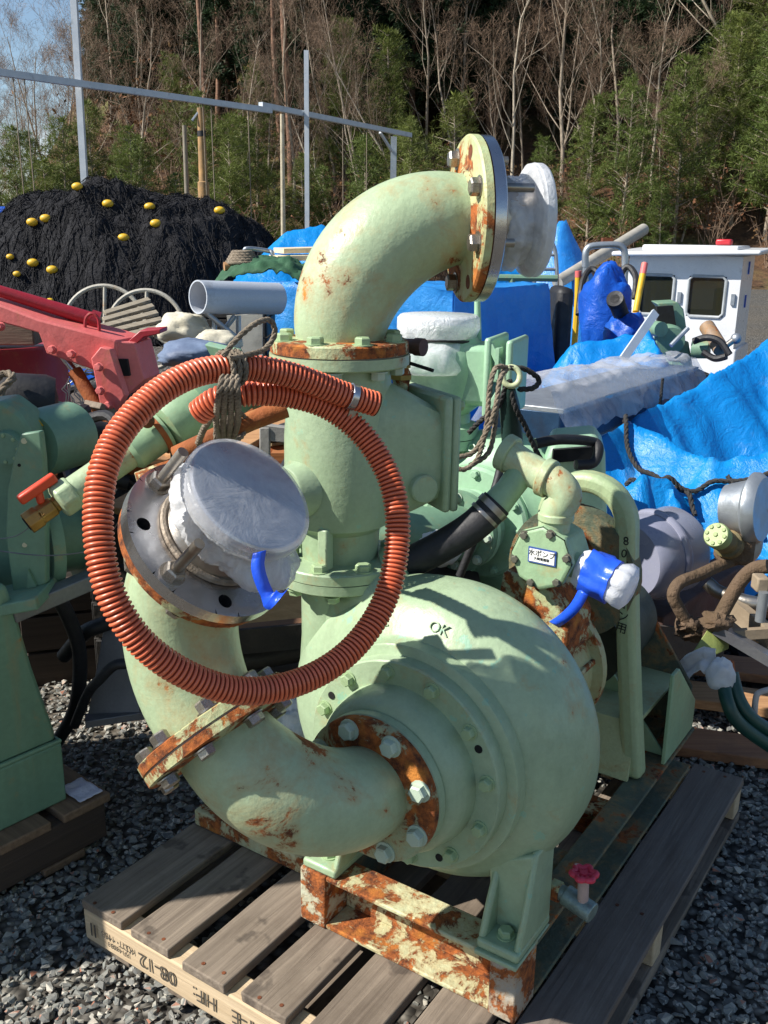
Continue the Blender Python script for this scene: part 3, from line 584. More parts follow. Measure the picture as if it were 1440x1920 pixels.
# ---------------------------------------------------------------- pallet
def wood(name, c1, c2, ax=0, rough=.85, dirt=.3, stain=0):
    if name in MATS: return MATS[name]
    g = NT(name); s = [60, 60, 60]; s[ax] = 2.2; v = g.coords(tuple(s)); v1 = g.coords()
    f = g.noise(v, 1, 8, .65, .6); c = g.mix(g.ramp(f, .3, .7), lin(c1), lin(c2))
    s2 = [22, 22, 22]; s2[ax] = .5; crack = g.ramp(g.noise(g.coords(tuple(s2)), 1.4, 8, .75, .5), .27, .36); c = g.mix(crack, tuple(x * .3 for x in lin(c2)[:3]) + (1,), c)
    c = g.mix(g.math('MULTIPLY', g.ramp(g.noise(v1, 5, 9, .7), .62 - .2 * dirt, .82), .7), c, lin('4a3d30'))
    if stain: c = g.mix(g.math('MULTIPLY', g.ramp(g.noise(v1, 8, 4, .55), .60, .645), stain), c, lin('2f2722'))
    g.l(c, g.b.inputs['Base Color']); g.b.inputs['Roughness'].default_value = rough
    bn = g.n('Bump'); bn.inputs['Strength'].default_value = .5; bn.inputs['Distance'].default_value = .006; g.l(g.math('ADD', f, g.math('MULTIPLY', crack, .8)), bn.inputs['Height']); g.l(bn.outputs[0], g.b.inputs['Normal'])
    MATS[name] = g.m; return g.m
W_GREY = wood('weathered_grey_wood', '8f8171', '64584c', 0, dirt=.85, stain=.55); W_DARK = wood('dark_grey_wood', '7d7268', '5c524b', 0, dirt=.7)
W_CREAM = wood('pale_cream_wood', 'cbb595', 'b39c7c', 1, dirt=.25); W_BROWN = wood('brown_plank_wood', 'b58a5f', '8e6642', 0); W_BROWN_Y = wood('brown_plank_wood_cross', 'b58a5f', '8e6642', 1)
pal = thing('wooden_pallet', 'weathered grey wooden pallet with stencilled marks carrying the tall pump', 'pallet', PF @ Vector((.7, .55, 0)), math.atan2(.8308, .5565))
SL = [(.984, 1.116), (.834, .949), (.669, .789), (.515, .629), (.35, .469), (.185, .305), (.0, .14)]
def plank(fr, lo, hi, nm, m, par, jit=.003, bev=.003, nx=6, ax=0):
    """board with slightly wavy edges, subdivided along its length"""
    lo, hi = V(lo), V(hi); b = MB(fr); vs = []; n = nx
    for i in range(n + 1):
        t = i / n
        for (a, c) in ((0, 0), (1, 0), (1, 1), (0, 1)):
            p = Vector((lo.x + (hi.x - lo.x) * t, lo.y + (hi.y - lo.y) * a, lo.z + (hi.z - lo.z) * c)) if ax == 0 else Vector((lo.x + (hi.x - lo.x) * a, lo.y + (hi.y - lo.y) * t, lo.z + (hi.z - lo.z) * c))
            vs.append(p + Vector((0 if ax == 0 else random.uniform(-jit, jit), random.uniform(-jit, jit) if ax == 0 else 0, random.uniform(-.0008, .0008))))
    fs = [(3, 2, 1, 0), tuple(4 * n + k for k in range(4))] + [(4 * i + k, 4 * i + (k + 1) % 4, 4 * i + 4 + (k + 1) % 4, 4 * i + 4 + k) for i in range(n) for k in range(4)]
    if ax == 1: fs = [f[::-1] for f in fs]
    return b.add(vs, fs).build(nm, m, par, bev=bev)
for i, (a, b_) in enumerate(SL):
    sl = plank(PF, (.006 + random.uniform(-.006, .004), a, .118), (1.41, b_, .14), 'slat', W_GREY if i < 6 else W_DARK, pal)
    for uu in (.03, .685, 1.375):
        for k in range(2):
            p = Vector((uu + random.uniform(-.012, .012), a + (b_ - a) * (.28 + .44 * k) + random.uniform(-.01, .01), .1402)); MB(PF).cyl(p, p + V(0, 0, .0009), .0045, 8).build('nail', RUST, sl)
for a in (.01, .665, 1.345): st = plank(PF, (a, .004, .036), (a + .06, 1.112, .1175), 'stringer', W_CREAM, pal, ax=1, bev=.004)
for a, b_ in ((.98, 1.115), (.78, .86), (.5, .6), (.26, .36), (.0, .13)): plank(PF, (.02, a, .012), (1.40, b_, .0355), 'bottom_board', W_GREY, pal)
s0 = [c for c in pal.children if c.name.startswith('stringer')][0]
STN = mat('faded_stencil_ink', '3a3632', '57503f', 60, .9, bump=0, sc=40) if False else mat('faded_stencil_ink', '35312d', '5a5347', 60, .9, bump=0)
for s_, vv, ww, sz in (('08-12', .87, .078, .05), ('HF:', .73, .076, .048), ('T-E', .62, .076, .048), ('KDT・MB', .995, .085, .024), ('JP-14038', .995, .066, .018), ('II', 1.075, .08, .05)):
    text('stencil', s_, PF @ axes(V(.0048, vv, ww), v_, -w_, -u_), sz, STN, s0, .0002)
# ---------------------------------------------------------------- orange suction hose coil
def hose_mat():
    g = NT('orange_ribbed_hose'); a = g.n('Attribute', attribute_name='rib'); v = g.coords()
    c = g.mix(g.ramp(a.outputs['Fac'], .25, .7), lin('8c3a28'), lin('db6c46')); c = g.mix(g.math('MULTIPLY', g.ramp(g.noise(v, 16, 6, .7), .5, .8), .5), c, lin('7d4a36')); g.l(c, g.b.inputs['Base Color'])
    g.b.inputs['Roughness'].default_value = .38; g.b.inputs['Coat Weight'].default_value = .25; g.b.inputs['Coat Roughness'].default_value = .3; return g.m
HP = [(-0.015, 1.566, 1.329), (-0.072, 1.544, 1.35), (-0.139, 1.518, 1.379), (-0.195, 1.492, 1.395), (-0.241, 1.466, 1.4), (-0.292, 1.43, 1.394), (-0.339, 1.385, 1.369), (-0.377, 1.334, 1.326), (-0.394, 1.294, 1.279), (-0.396, 1.261, 1.226), (-0.387, 1.232, 1.166), (-0.368, 1.215, 1.11), (-0.334, 1.212, 1.053), (-0.284, 1.226, 1.002), (-0.222, 1.255, 0.961), (-0.157, 1.296, 0.943), (-0.088, 1.35, 0.949), (-0.032, 1.402, 0.981), (0.008, 1.453, 1.039), (0.023, 1.496, 1.117), (0.017, 1.525, 1.183), (-0.006, 1.546, 1.237), (-0.046, 1.56, 1.287), (-0.099, 1.558, 1.326), (-0.159, 1.54, 1.347), (-0.216, 1.515, 1.353), (-0.267, 1.51, 1.344), (-0.304, 1.52, 1.318)]
def resample(P, step):
    out = [P[0]]; acc = 0
    for a, b in zip(P, P[1:]):
        L = (b - a).length; t = step - acc
        while t <= L: out.append(a.lerp(b, t / L)); t += step
        acc = (acc + L) % step
    return out
hp = resample(spline(HP, 14),   .0076 / 6); RH = .0172
hw6 = [0, .45, .95, 1, .95, .45]; rr = [RH + .0042 * hw6[i % 6] for i in range(len(hp))]
hose = thing('suction_hose', 'orange ribbed suction hose coiled in a loop and hung in front of the pump', 'hose', (-0.194, 1.27, 0.926))
b = MB().tube(hp, rr, 22, cap=False); b.attr = [hw6[i % 6] for i in range(len(hp)) for k in range(22)]; hb_ = b.build('hose_wall', hose_mat(), hose, ang=80)
b = MB().tube(hp[:60], .014, 20, cap=False); b.f = [f[::-1] for f in b.f]; b.build('bore', BLACKM, hose)
MB().tube([hp[0], hp[1]], [.0185, .0185], 22, cap=False).lathe([(0, .0142), (-.0015, .017), (0, .0205)], hp[0], hp[5] - hp[0], 24).build('cut_end', MATS['brown_gasket'], hose)
d = (hp[40] - hp[30]).normalized(); cl = MB().lathe([(-.006, .0225), (.006, .0225)], hp[36], d, 30).build('hose_clamp', STEEL, hose, bev=.001)
x, y = perp(d); MB().obox(hp[36] - Vector((0, 0, 1)) * .026, d * .006, x * .004, y * .01).build('clamp_screw', STEEL_B, hose)
# ---------------------------------------------------------------- rope
ROPE = mat('grey_brown_rope', '8f8270', '6b5f50', 40, .95, bump=.6, bsc=220); ROPE_D = mat('dark_rope', '3c3a38', '2a2928', 40, .95, bump=.6, bsc=220)
def rope(b, pts, r, n=8, tw=22.0):
    P = resample(spline(pts, n), max(r * .55, .002)); L = 0; x = None; st = [[], [], []]
    for i, p in enumerate(P):
        d = (P[min(i + 1, len(P) - 1)] - P[max(i - 1, 0)]).normalized()
        if x is None: x, _ = perp(d)
        x = (x - d * x.dot(d)).normalized(); y = d.cross(x); t0 = i * .55 / 3.2 * 2 * PI / 2.2
        for k in range(3): t = t0 + 2 * PI * k / 3; st[k].append(p + (x * math.cos(t) + y * math.sin(t)) * r * .5)
    for s in st: b.tube(s, r * .56, 6)
    return b
b = MB(); O1 = Vector((-0.241, 1.466, 1.4)); hd = (Vector(HP[5]) - Vector(HP[3])).normalized(); hx = Vector((0, 0, 1)); hy = hd.cross(hx)
for off in (-.012, -.002, .008):
    rope(b, [O1 + hd * (off + .004 * math.sin(t)) + (hx * math.cos(t) * 1.0 + hy * math.sin(t)) * .0255 for t in [2 * PI * i / 9 for i in range(10)]], .0046)
rope(b, [(-0.244, 1.43, 1.422), (-0.228, 1.44, 1.443), (-0.202, 1.46, 1.466), (-0.181, 1.49, 1.471), (-0.174, 1.5, 1.45), (-0.19, 1.49, 1.426), (-0.219, 1.46, 1.419), (-0.234, 1.435, 1.418)], .0046)
for j, (x0, x1) in enumerate(((418, 405), (426, 420), (436, 432), (443, 440))):
    rope(b, [(Vector((-0.245, 1.43, 1.392)) + Vector((.007 * j, 0, 0))), (Vector((-0.25, 1.42, 1.366)) + Vector((.009 * j, 0, .002))), (Vector((-0.28, 1.55, 1.3)) + Vector((.012 * j, 0, 0))), (Vector((-0.295, 1.66, 1.248)) + Vector((.008 * j, 0, 0)))], .0055)
for j in range(4): rope(b, [Vector((-0.295, 1.7, 1.249)) + Vector((.009 * j, .002 * j, .004 * j)) + Vector((.1 * math.cos(t) * .1, math.cos(t) * .024, math.sin(t) * .024)) for t in [2 * PI * i / 9 for i in range(10)]], .0044)
rope(b, [(-0.281, 1.56, 1.316), (-0.312, 1.62, 1.277), (-0.341, 1.7, 1.231), (-0.359, 1.75, 1.199)], .006)
tag(b.build('tie_rope', ROPE, None, ang=60), 'grey twisted rope knotted round the top of the orange hose loop', 'rope')
b = MB(); rp_ = [Vector((-0.187, 1.76, 1.286)), Vector((-0.25, 1.74, 1.264)), Vector((-0.317, 1.72, 1.235)), Vector((-0.388, 1.72, 1.201))]
b.tube(rp_, [.0185, .018, .018, .018], 18, cap=True); rp_o = b.build('rusty_pipe', mat('flaking_orange_pipe', 'a9602b', '7d4320', 8, .85, bump=.5, bsc=40, rust=.3, rsc=10), None); tag(rp_o, 'orange rusted pipe stub tied with rope below the hose', 'pipe')

# ---------------------------------------------------------------- shared materials for the yard
MACH = mat('blue_green_machine_paint', '78997f', '6b8d75', 3, .45, bump=.15, bsc=25, rust=.12, rsc=9, streak=.4, grime=.2)
MINT = mat('mint_green_paint', 'a3c6a6', '97bd9c', 3, .38, bump=.12, bsc=25, grime=.12, dirt=.1, dirtc='7a917c')
REDP = mat('faded_red_boom_paint', 'd96663', 'de7a76', 3, .5, bump=.2, bsc=30, rust=.14, rsc=8, streak=.3, dirt=.15)
REDD = mat('red_drum_paint', '96202e', 'a52a36', 3, .4, bump=.15, bsc=30, rust=.14, rsc=6, grime=.2)
GREYM = mat('dull_grey_steel', '8b8b8a', '74747a', 5, .45, .5, bump=.15, dirt=.3)
DARKM = mat('dark_oily_steel', '2c2b2a', '3c3833', 6, .6, .3, bump=.3, dirt=.5)
GALV = mat('galvanised_steel', 'aeb4b8', '989ea4', 7, .42, .7, bump=.1)
PVC = mat('pale_grey_pvc', 'c3c9d2', 'b3bac4', 3, .4, bump=.05, dirt=.12)
SACK = mat('cream_sack_cloth', 'd8d2be', 'c4bda6', 5, .85, bump=.5, bsc=24, dirt=.2); SACKB = mat('blue_grey_bag', '6f7f98', '56637c', 5, .6, bump=.5, bsc=20)
CANVAS = mat('green_canvas', '2f5a3c', '274c33', 5, .8, bump=.5, bsc=22)
YELL = mat('yellow_plastic', 'e0b52a', 'd2a622', 6, .45, bump=.1, dirt=.15)
def sack(name, c, s, m, label, seed, cat='sack', group=None):
    b = MB(); c = V(c)
    def f(a, t):
        th = PI * t; ph = 2 * PI * a; p = Vector((math.sin(th) * math.cos(ph), math.sin(th) * math.sin(ph), math.cos(th)))
        k = 1 + .22 * noise.noise(p * 1.7 + Vector((seed, 0, 0))) + .12 * abs(noise.noise(p * 4.5 + Vector((0, seed, 0)))) + .05 * noise.noise(p * 11 + Vector((seed, seed, 0)))
        z = p.z * s[2] * k; return c + Vector((p.x * s[0] * k, p.y * s[1] * k, max(z, -s[2] * .75) + s[2] * .75))
    b.grid(f, 40, 26); return tag(b.build(name, m, None, ang=75), label, cat, group)
# ---------------------------------------------------------------- machine housing on its own pallet, lower left
LF = Matrix.Translation((-.9502, 2.0536, 0)) @ Matrix.Rotation(R_(50.3), 4, 'Z')
def LB(): return MB(LF)
hs_ = thing('machine_housing', 'blue green sheet steel machine housing with a sloping end', 'machine', LF @ Vector((-.13, .22, .16)), R_(50.3))
LB().prism([(-.45, 0, .33), (.173, 0, .33), (.175, 0, .36), (.13, 0, .56), (.098, 0, .74), (.085, 0, .79), (-.45, 0, .80)], (0, .45, 0)).build('upper_casing', MACH, hs_, bev=.012)
LB().box((-.45, -.012, .161), (.182, .46, .329)).build('lower_casing', MACH, hs_, bev=.006)
LB().tube([(-.45, -.006, .334), (.178, -.006, .334), (.178, .45, .334)], .007, 8).build('weld_seam', MACH, hs_)
lp = thing('wooden_pallet', 'brown stained wooden pallet under the blue green machine housing', 'pallet', LF @ Vector((-.13, .22, 0)), R_(50.3))
WD2 = wood('brown_stained_wood', '8a7058', '6a5340', 1)
for i in range(2, 6): LB().box((-.74 + .175 * i, -.07, .136), (-.60 + .175 * i, .5, .1605)).build('slat', WD2, lp, bev=.004)
for t in (-.06, .18, .40): LB().box((-.40, t, .03), (.262, t + .09, .1355)).build('stringer', wood('dark_stringer_wood', '54443a', '3f332b', 0), lp, bev=.004)
for i in range(2): LB().box((-.38 + .45 * i, -.065, .008), (-.26 + .45 * i, .48, .0295)).build('bottom_board', WD2, lp, bev=.003)
rag = MB().grid(lambda a, b: LF @ Vector((.19 + .07 * a, -.06 + .1 * b, .1635 + .006 * fbm((a * 3, b * 3, 1)) + .006)), 10, 10); tag(rag.build('rag', mat('white_rag', 'd5d2dc', 'c0bcc8', 9, .9, bump=.5), None, ang=70, solid=.001), 'small white rag lying on the end of a pallet', 'rag')
# ---------------------------------------------------------------- winch behind it
wi = thing('net_winch', 'green rope winch with drum and bolted side plates next to the brass valve', 'winch', (-1.424, 3.554, 0))
def pp(b, pts, vec): return b.prism(pts, vec)
MB().prism([(-0.877, 2.2, 1.094), (-0.86, 2.2, 1.138), (-0.814, 2.2, 1.145), (-0.812, 2.2, 1.076), (-0.819, 2.2, 0.927), (-0.833, 2.2, 0.762), (-0.917, 2.2, 0.72), (-0.922, 2.2, 0.884), (-0.906, 2.2, 1.006)], (.004, .02, 0)).build('side_plate', MACH, wi, bev=.004)
MB().prism([(-1.031, 2.32, 1.183), (-0.944, 2.32, 1.194), (-0.901, 2.32, 1.16), (-0.879, 2.32, 1.115), (-0.917, 2.32, 0.692), (-1.088, 2.32, 0.66)], (0, .12, 0)).build('gear_case', MACH, wi, bev=.01)
gcv = MB().lathe([(-.02, .002), (-.02, .04), (0, .042), (.03, .042)], (-0.939, 2.31, 1.081), (0, 1, 0), 32).build('round_cover', MACH, wi)
bolts(gcv, Vector((-0.939, 2.31, 1.081)) - Vector((0, .018, 0)), (0, -1, 0), .033, 8, .005, .006, BOLT_G)
MB().lathe([(0, .002), (0, .085), (.02, .09), (.16, .09), (.16, .002)], (-0.922, 2.42, 1.061), (.35, .94, 0), 48).build('brake_drum', MACH, wi)
MB().prism([(-0.929, 2.4, 1.148), (-0.892, 2.4, 1.139), (-0.877, 2.4, 1.118), (-0.899, 2.4, 1.115), (-0.925, 2.4, 1.134)], (0, -.004, 0)).build('yellow_mark', YELL, wi)
MB().lathe([(0, .14), (.012, .143), (.03, .143), (.03, .10), (.10, .10), (.10, .143), (.13, .143), (.13, .02)], (-0.901, 2.34, 0.832), (.80, .6, 0), 56).build('rope_drum', MACH, wi)
MB().cyl((-0.91, 2.3, 0.845), (-0.84, 2.5, 0.797), .05, 24).build('drum_shaft', BLACKM, wi)
MB().beam((-0.997, 2.18, 0.71), (-0.823, 2.18, 0.747), .16, .03).build('base_plate', MACH, wi, bev=.004)
MB().prism([(-0.871, 2.19, 0.801), (-0.854, 2.19, 0.757), (-0.878, 2.19, 0.751)], (0, .05, 0)).build('gusset', MACH, wi)
MB().prism([(-1.166, 2.3, 0.637), (-1.047, 2.3, 0.638), (-1.144, 2.3, -0.271), (-1.275, 2.3, -0.273)], (0, .12, 0)).build('shade_box', MACH, wi, bev=.01)  # unseen body added beyond the left edge to cast shadow
for q in ((45, 827), (46, 1021), (36, 872)):
    pass
MB().cyl((-0.853, 2.198, 1.121), (-0.855, 2.203, 1.12), .007, 14).build('bolt_hole', mat('pale_hole', 'd0c8a8', 'b8b090', 9, .7), wi); MB().cyl((-0.87, 2.198, 1.062), (-0.872, 2.203, 1.061), .004, 12).build('bolt_hole', BLACKM, wi); MB().cyl((-0.876, 2.198, 0.862), (-0.878, 2.203, 0.86), .006, 14).build('bolt_hole', MATS['pale_hole'], wi)
wb_ = MB().beam((-0.903, 2.14, 0.706), (-0.697, 2.32, 0.757), .05, .04); tag(wb_.build('steel_bar', GREYM, None, bev=.003), 'grey square steel bar reaching out from under the green winch', 'bar')
tag(MB().tube(spline([(-0.917, 2.12, 0.874), (-0.83, 2.12, 0.864), (-0.774, 2.14, 0.857), (-0.71, 2.2, 0.848)], 6), .0016, 6).build('wire', GREYM, None), 'thin grey wire stretched across the green winch', 'wire')
tag(MB().tube(spline([(-0.923, 2.14, 0.894), (-0.871, 2.14, 0.904), (-0.827, 2.13, 0.934), (-0.789, 2.1, 0.966)], 6), .0014, 6).build('wire', GREYM, None), 'thin grey wire curling up to the brass valve', 'wire')
# ---------------------------------------------------------------- green pipe with brass ball valve
gp_ = thing('pipe_assembly', 'pale green pipe with brass ball valve and orange handle beside the hose', 'pipe', (-1.053, 3.317, 0))
P0, P1 = Vector((-0.703, 1.98, 1.036)), Vector((-0.558, 2.08, 1.132)); dd = (P1 - P0).normalized()
MB().tube([P0, P1], .034, 28).build('pipe', GREEN, gp_); MB().lathe([(-.005, .03), (0, .042), (.035, .042), (.04, .036)], P0 - dd * .002, dd, 8).build('hex_collar', GREEN, gp_, bev=.004)
MB().lathe([(0, .036), (.01, .045), (.075, .045), (.08, .05), (.095, .05)], P1 - dd * .02, dd, 28).build('coupling', GREEN_D, gp_); MB().lathe([(0, .0505), (.012, .0505)], P1 + dd * .055, dd, 28).build('rust_ring', RUST_O, gp_)
br = MB().lathe([(0, .016), (0, .026), (.03, .026), (.032, .023), (.066, .023), (.068, .019), (.085, .019)], P0 - dd * .083, dd, 8).build('brass_valve', BRASS, gp_, bev=.002)
MB().cyl(P0 - dd * .0845, P0 - dd * .083, .016, 16).build('valve_bore', BLACKM, br)
up = Vector((-.15, -.1, 1)).normalized(); hb2 = P0 - dd * .04
MB().cyl(hb2 + up * .02, hb2 + up * .05, .009, 12).beam(hb2 + up * .055 - dd * .045, hb2 + up * .055 + dd * .045, .022, .022).build('tee_handle', ORANGE, gp_, bev=.005)
text('cast_number', '12', axes(hb2 - Vector((0, .0262, 0)) , dd, Vector((0, 0, 1)), Vector((-.3, -.9, .3))), .02, BRASS, br, .002)
# gear motor at the pipe's far end
gmx = thing('gear_motor', 'dark green gear motor with square end plate behind the hose', 'motor', (-0.903, 3.855, 0))
G0 = P1 + dd * .078; MB().lathe([(0, .04), (.01, .06), (.06, .07), (.10, .062)], G0, dd, 32).build('end_bell', GREEN_D, gmx)
MB().lathe([(.10, .062), (.105, .075), (.2, .075), (.21, .07), (.21, .002)], G0, dd, 32).build('motor_barrel', MACH, gmx)
sx, sy = perp(dd); MB().obox(G0 + dd * .218, dd * .008, sx * .085, sy * .085).build('square_flange', MACH, gmx, bev=.003)
MB().beam(G0 + dd * .05 - Vector((0, 0, .06)), G0 + dd * .05 - Vector((0, 0, .9)), .05, .05, (0, 1, 0)).build('stand', RUSTY_D, gmx)
MB().cyl(G0 + Vector((-.02, -.06, .03)), G0 + Vector((-.025, -.085, .04)), .016, 14).build('plug', RUST, gmx)
tag(MB().beam((-0.532, 2, 1.081), (-0.406, 2.1, 1.119), .05, .025).build('rusty_bar', RUSTY, None, bev=.003), 'short rust flaked flat bar beneath the green gear motor', 'bar')
# ---------------------------------------------------------------- red boom, drum, roller, ram
bm_ = thing('crane_boom', 'faded red steel crane boom lying across the yard with bolted side plates', 'crane boom', (-2.245, 6.134, 0))
MB().prism([(-1.511, 3.3, 1.414), (-1.318, 3.3, 1.353), (-1.192, 3.3, 1.306), (-1.023, 3.3, 1.264), (-0.931, 3.3, 1.238), (-0.935, 3.3, 1.185), (-1.02, 3.3, 1.137), (-1.175, 3.3, 1.189), (-1.196, 3.3, 1.261), (-1.324, 3.3, 1.294), (-1.519, 3.3, 1.351)], (.06, .17, 0)).build('boom_arm', REDP, bm_, bev=.006)
MB().prism([(-1.013, 3.27, 1.18), (-0.977, 3.27, 1.22), (-0.945, 3.27, 1.212), (-0.904, 3.27, 1.053), (-0.964, 3.27, 0.958), (-0.99, 3.27, 0.99), (-1.006, 3.27, 1.129)], (.01, .03, 0)).build('fork_plate', REDP, bm_, bev=.004)
eb = MB().prism([(-0.944, 3.31, 1.235), (-0.878, 3.34, 1.227), (-0.852, 3.34, 1.098), (-0.908, 3.31, 1.046), (-0.923, 3.31, 1.096)], (.02, .16, 0)).build('end_block', REDP, bm_, bev=.004)
MB().prism([(-0.936, 3.3, 1.175), (-0.897, 3.3, 1.174), (-0.891, 3.3, 1.117), (-0.93, 3.3, 1.116)], (.0, .02, 0)).build('pin_slot', BLACKM, bm_)
for k, (x_, y_) in enumerate(((0, 0),) * 1): pass
for P in ((-1.148, 3.292, 1.206), (-1.083, 3.292, 1.191), (-1.319, 3.292, 1.282), (-0.983, 3.262, 1.152), (-0.984, 3.262, 1.071), (-0.958, 3.262, 1.02)): bolt(bm_, P, (-.1, -1, .1), .013, .022, REDP)
MB().tube([(-1.525, 3.34, 1.45), (-1.338, 3.36, 1.396), (-1.034, 3.42, 1.295)], [.022, .02, .026], 20).lathe([(0, .034), (.03, .034)], (-1.049, 3.42, 1.3), Vector((-1.034, 3.42, 1.295)) - Vector((-1.338, 3.36, 1.396)), 20).build('hydraulic_tube', REDD, bm_)
MB().tube(spline([(-1.053, 3.36, 1.261), (-1.048, 3.36, 1.305), (-1.026, 3.36, 1.324), (-1.005, 3.36, 1.306), (-1.004, 3.36, 1.262)], 6), .006, 8).build('tube_saddle', REDD, bm_)
MB().prism([(-0.906, 3.36, 1.23), (-0.862, 3.36, 1.267), (-0.791, 3.36, 1.272), (-0.792, 3.36, 1.257), (-0.848, 3.36, 1.245), (-0.888, 3.36, 1.211)], (.0, .12, 0)).build('hose_bracket', REDD, bm_, bev=.003)
rm_ = thing('hydraulic_ram', 'hydraulic ram with rusty barrel and bright rod under the red boom', 'hydraulic ram', (-1.805, 5.508, 0))
MB().tube([(-1.101, 3.36, 1.123), (-0.989, 3.3, 0.965), (-0.971, 3.29, 0.939)], [.026, .024, .02], 18).build('ram_barrel', RUST_O, rm_); MB().cyl((-1.142, 3.37, 1.173), (-1.099, 3.36, 1.119), .013, 14).build('ram_rod', STEEL, rm_)
dr = thing('oil_drum', 'red steel oil drum standing behind the red boom', 'drum', (-1.62, 3.95, .27))
MB().lathe([(0, .285), (.02, .29), (.3, .285), (.31, .292), (.32, .285), (.6, .285), (.61, .292), (.62, .285), (.86, .285), (.87, .29), (.885, .29), (.885, .275), (.87, .27), (.87, .01)], (-1.62, 3.95, .27), (0, 0, 1), 64).build('drum_shell', REDD, dr)
MB().lathe([(.3, .2865), (.305, .295), (.315, .295), (.32, .2865)], (-1.62, 3.95, .27), (0, 0, 1), 64).build('rolling_hoop', REDD, dr); MB().lathe([(.6, .2865), (.605, .295), (.615, .295), (.62, .2865)], (-1.62, 3.95, .27), (0, 0, 1), 64).build('rolling_hoop', REDD, dr)
tag(MB().beam((-2.2, 3.85, 1.205), (-1.4, 3.9, 1.205), .22, .09).build('timber', wood('old_timber', '7d6b5a', '54463a', 0), None, bev=.006), 'split grey timber baulk lying on the red oil drum', 'timber')
rl = thing('rubber_roller', 'black rubber roller with rope round it before the red drum', 'roller', (-1.991, 4.966, 0)); MB().lathe([(0, .02), (0, .075), (.02, .088), (.17, .09), (.2, .08), (.2, .05), (.21, .02)], (-1.271, 3.02, 1.078), (.93, .3, -.1), 40).build('roller_body', BLACK, rl); MB().cyl((-1.145, 3.05, 1.075), (-1.094, 3.1, 1.053), .02, 14).build('roller_axle', DARKM, rl)
MB().beam((-1.208, 3.06, 0.999), (-1.263, 3.06, 0.421), .08, .05, (0, 1, 0)).build('roller_stand', DARKM, rl)
b = MB(); rope(b, [(-1.21, 2.93, 1.154), (-1.187, 2.96, 1.17), (-1.152, 2.93, 1.161), (-1.182, 2.9, 1.121), (-1.174, 2.92, 1.06)], .012); tag(b.build('rope', ROPE, None, ang=60), 'frayed pale rope end over the black roller', 'rope')
# ---------------------------------------------------------------- dark heap of hoses, sheets and timber between
def label_hose(b, name, m, label, grp=None): return tag(b.build(name, m, None), label, 'hose', grp)
for i, pts in enumerate(([(-1.057, 2.9, 0.994), (-0.965, 2.9, 1.006), (-0.881, 2.95, 0.986), (-0.794, 3, 0.946)], [(-0.984, 2.75, 0.965), (-0.904, 2.8, 0.968), (-0.807, 2.85, 0.928), (-0.706, 2.9, 0.883)], [(-0.955, 2.7, 0.925), (-0.868, 2.72, 0.908), (-0.768, 2.75, 0.878)], [(-0.866, 2.3, 0.722), (-0.842, 2.35, 0.621), (-0.834, 2.4, 0.474), (-0.879, 2.45, 0.283), (-0.97, 2.5, 0.132)], [(-0.704, 2.5, 0.609), (-0.761, 2.45, 0.557), (-0.83, 2.45, 0.523), (-0.914, 2.5, 0.426)], [(-0.66, 2.28, 0.509), (-0.703, 2.28, 0.504), (-0.754, 2.3, 0.451), (-0.803, 2.35, 0.386), (-0.865, 2.4, 0.26)])):
    label_hose(MB().tube(spline(pts, 6), (.035, .03, .026, .02, .022, .014)[i], 12), 'black_hose', BLACK, ('thick black hose under the red boom', 'black hose lying behind the green pipe', 'short black hose below the gear motor', 'black hose hanging from the winch bar', 'black hose lying on the grey sheet plate', 'thin black hose bent over the leaning sheet plate')[i])
b = MB()
for j in range(7):
    c0 = Vector((-1.134, 3.5, 1.012)); rr0 = .06 + .01 * random.random(); b.tube([c0 + Vector((.03 * random.random() + rr0 * math.cos(t), .02 * j, rr0 * 1.1 * math.sin(t) + .02 * random.random())) for t in [2 * PI * i / 24 for i in range(24)]], .0025, 5, closed=True)
tag(b.build('wire_coil', GREYM, None), 'loose coil of thin steel wire behind the hydraulic ram', 'wire')
tag(MB().prism([(-0.832, 2.42, 0.283), (-0.791, 2.5, 0.524), (-0.69, 2.5, 0.545), (-0.686, 2.42, 0.268)], (.0, .02, .0)).build('sheet_plate', mat('grey_sheet_metal', '77777a', '66666a', 5, .5, .3, bump=.1, dirt=.25), None, bev=.002), 'grey sheet metal plate leaning behind the lower elbow', 'plate')
tag(MB().beam((-0.834, 2.4, 0.274), (-0.637, 2.46, 0.281), .05, .022).build('steel_flat', GREYM, None, bev=.002), 'grey steel flat bar under the leaning sheet plate', 'bar')
def crate_box(name, c, s, rz, m, label, cat, grp=None):
    c = V(c); t = thing(name, label, cat, c, rz, grp); M = Matrix.Translation(c) @ Matrix.Rotation(rz, 4, 'Z')
    n = max(2, int(s[2] / .12))
    for k in range(n):
        z0 = s[2] * k / n; z1 = s[2] * (k + 1) / n - .012
        for sg in (-1, 1):
            MB(M).box((-s[0] / 2, sg * s[1] / 2 - .01, z0), (s[0] / 2, sg * s[1] / 2 + .01, z1)).build('board', m, t, bev=.002); MB(M).box((sg * s[0] / 2 - .01, -s[1] / 2 + .012, z0), (sg * s[0] / 2 + .01, s[1] / 2 - .012, z1)).build('board', m, t, bev=.002)
    for a in (-1, 1):
        for b_ in (-1, 1): MB(M).box((a * (s[0] / 2 - .03) - .02, b_ * (s[1] / 2 - .03) - .02, 0), (a * (s[0] / 2 - .03) + .02, b_ * (s[1] / 2 - .03) + .02, s[2] - .005)).build('post', m, t)
    MB(M).box((-s[0] / 2 + .012, -s[1] / 2 + .012, .012), (s[0] / 2 - .012, s[1] / 2 - .012, s[2] * .7)).build('contents', DARKM, t)
    return t
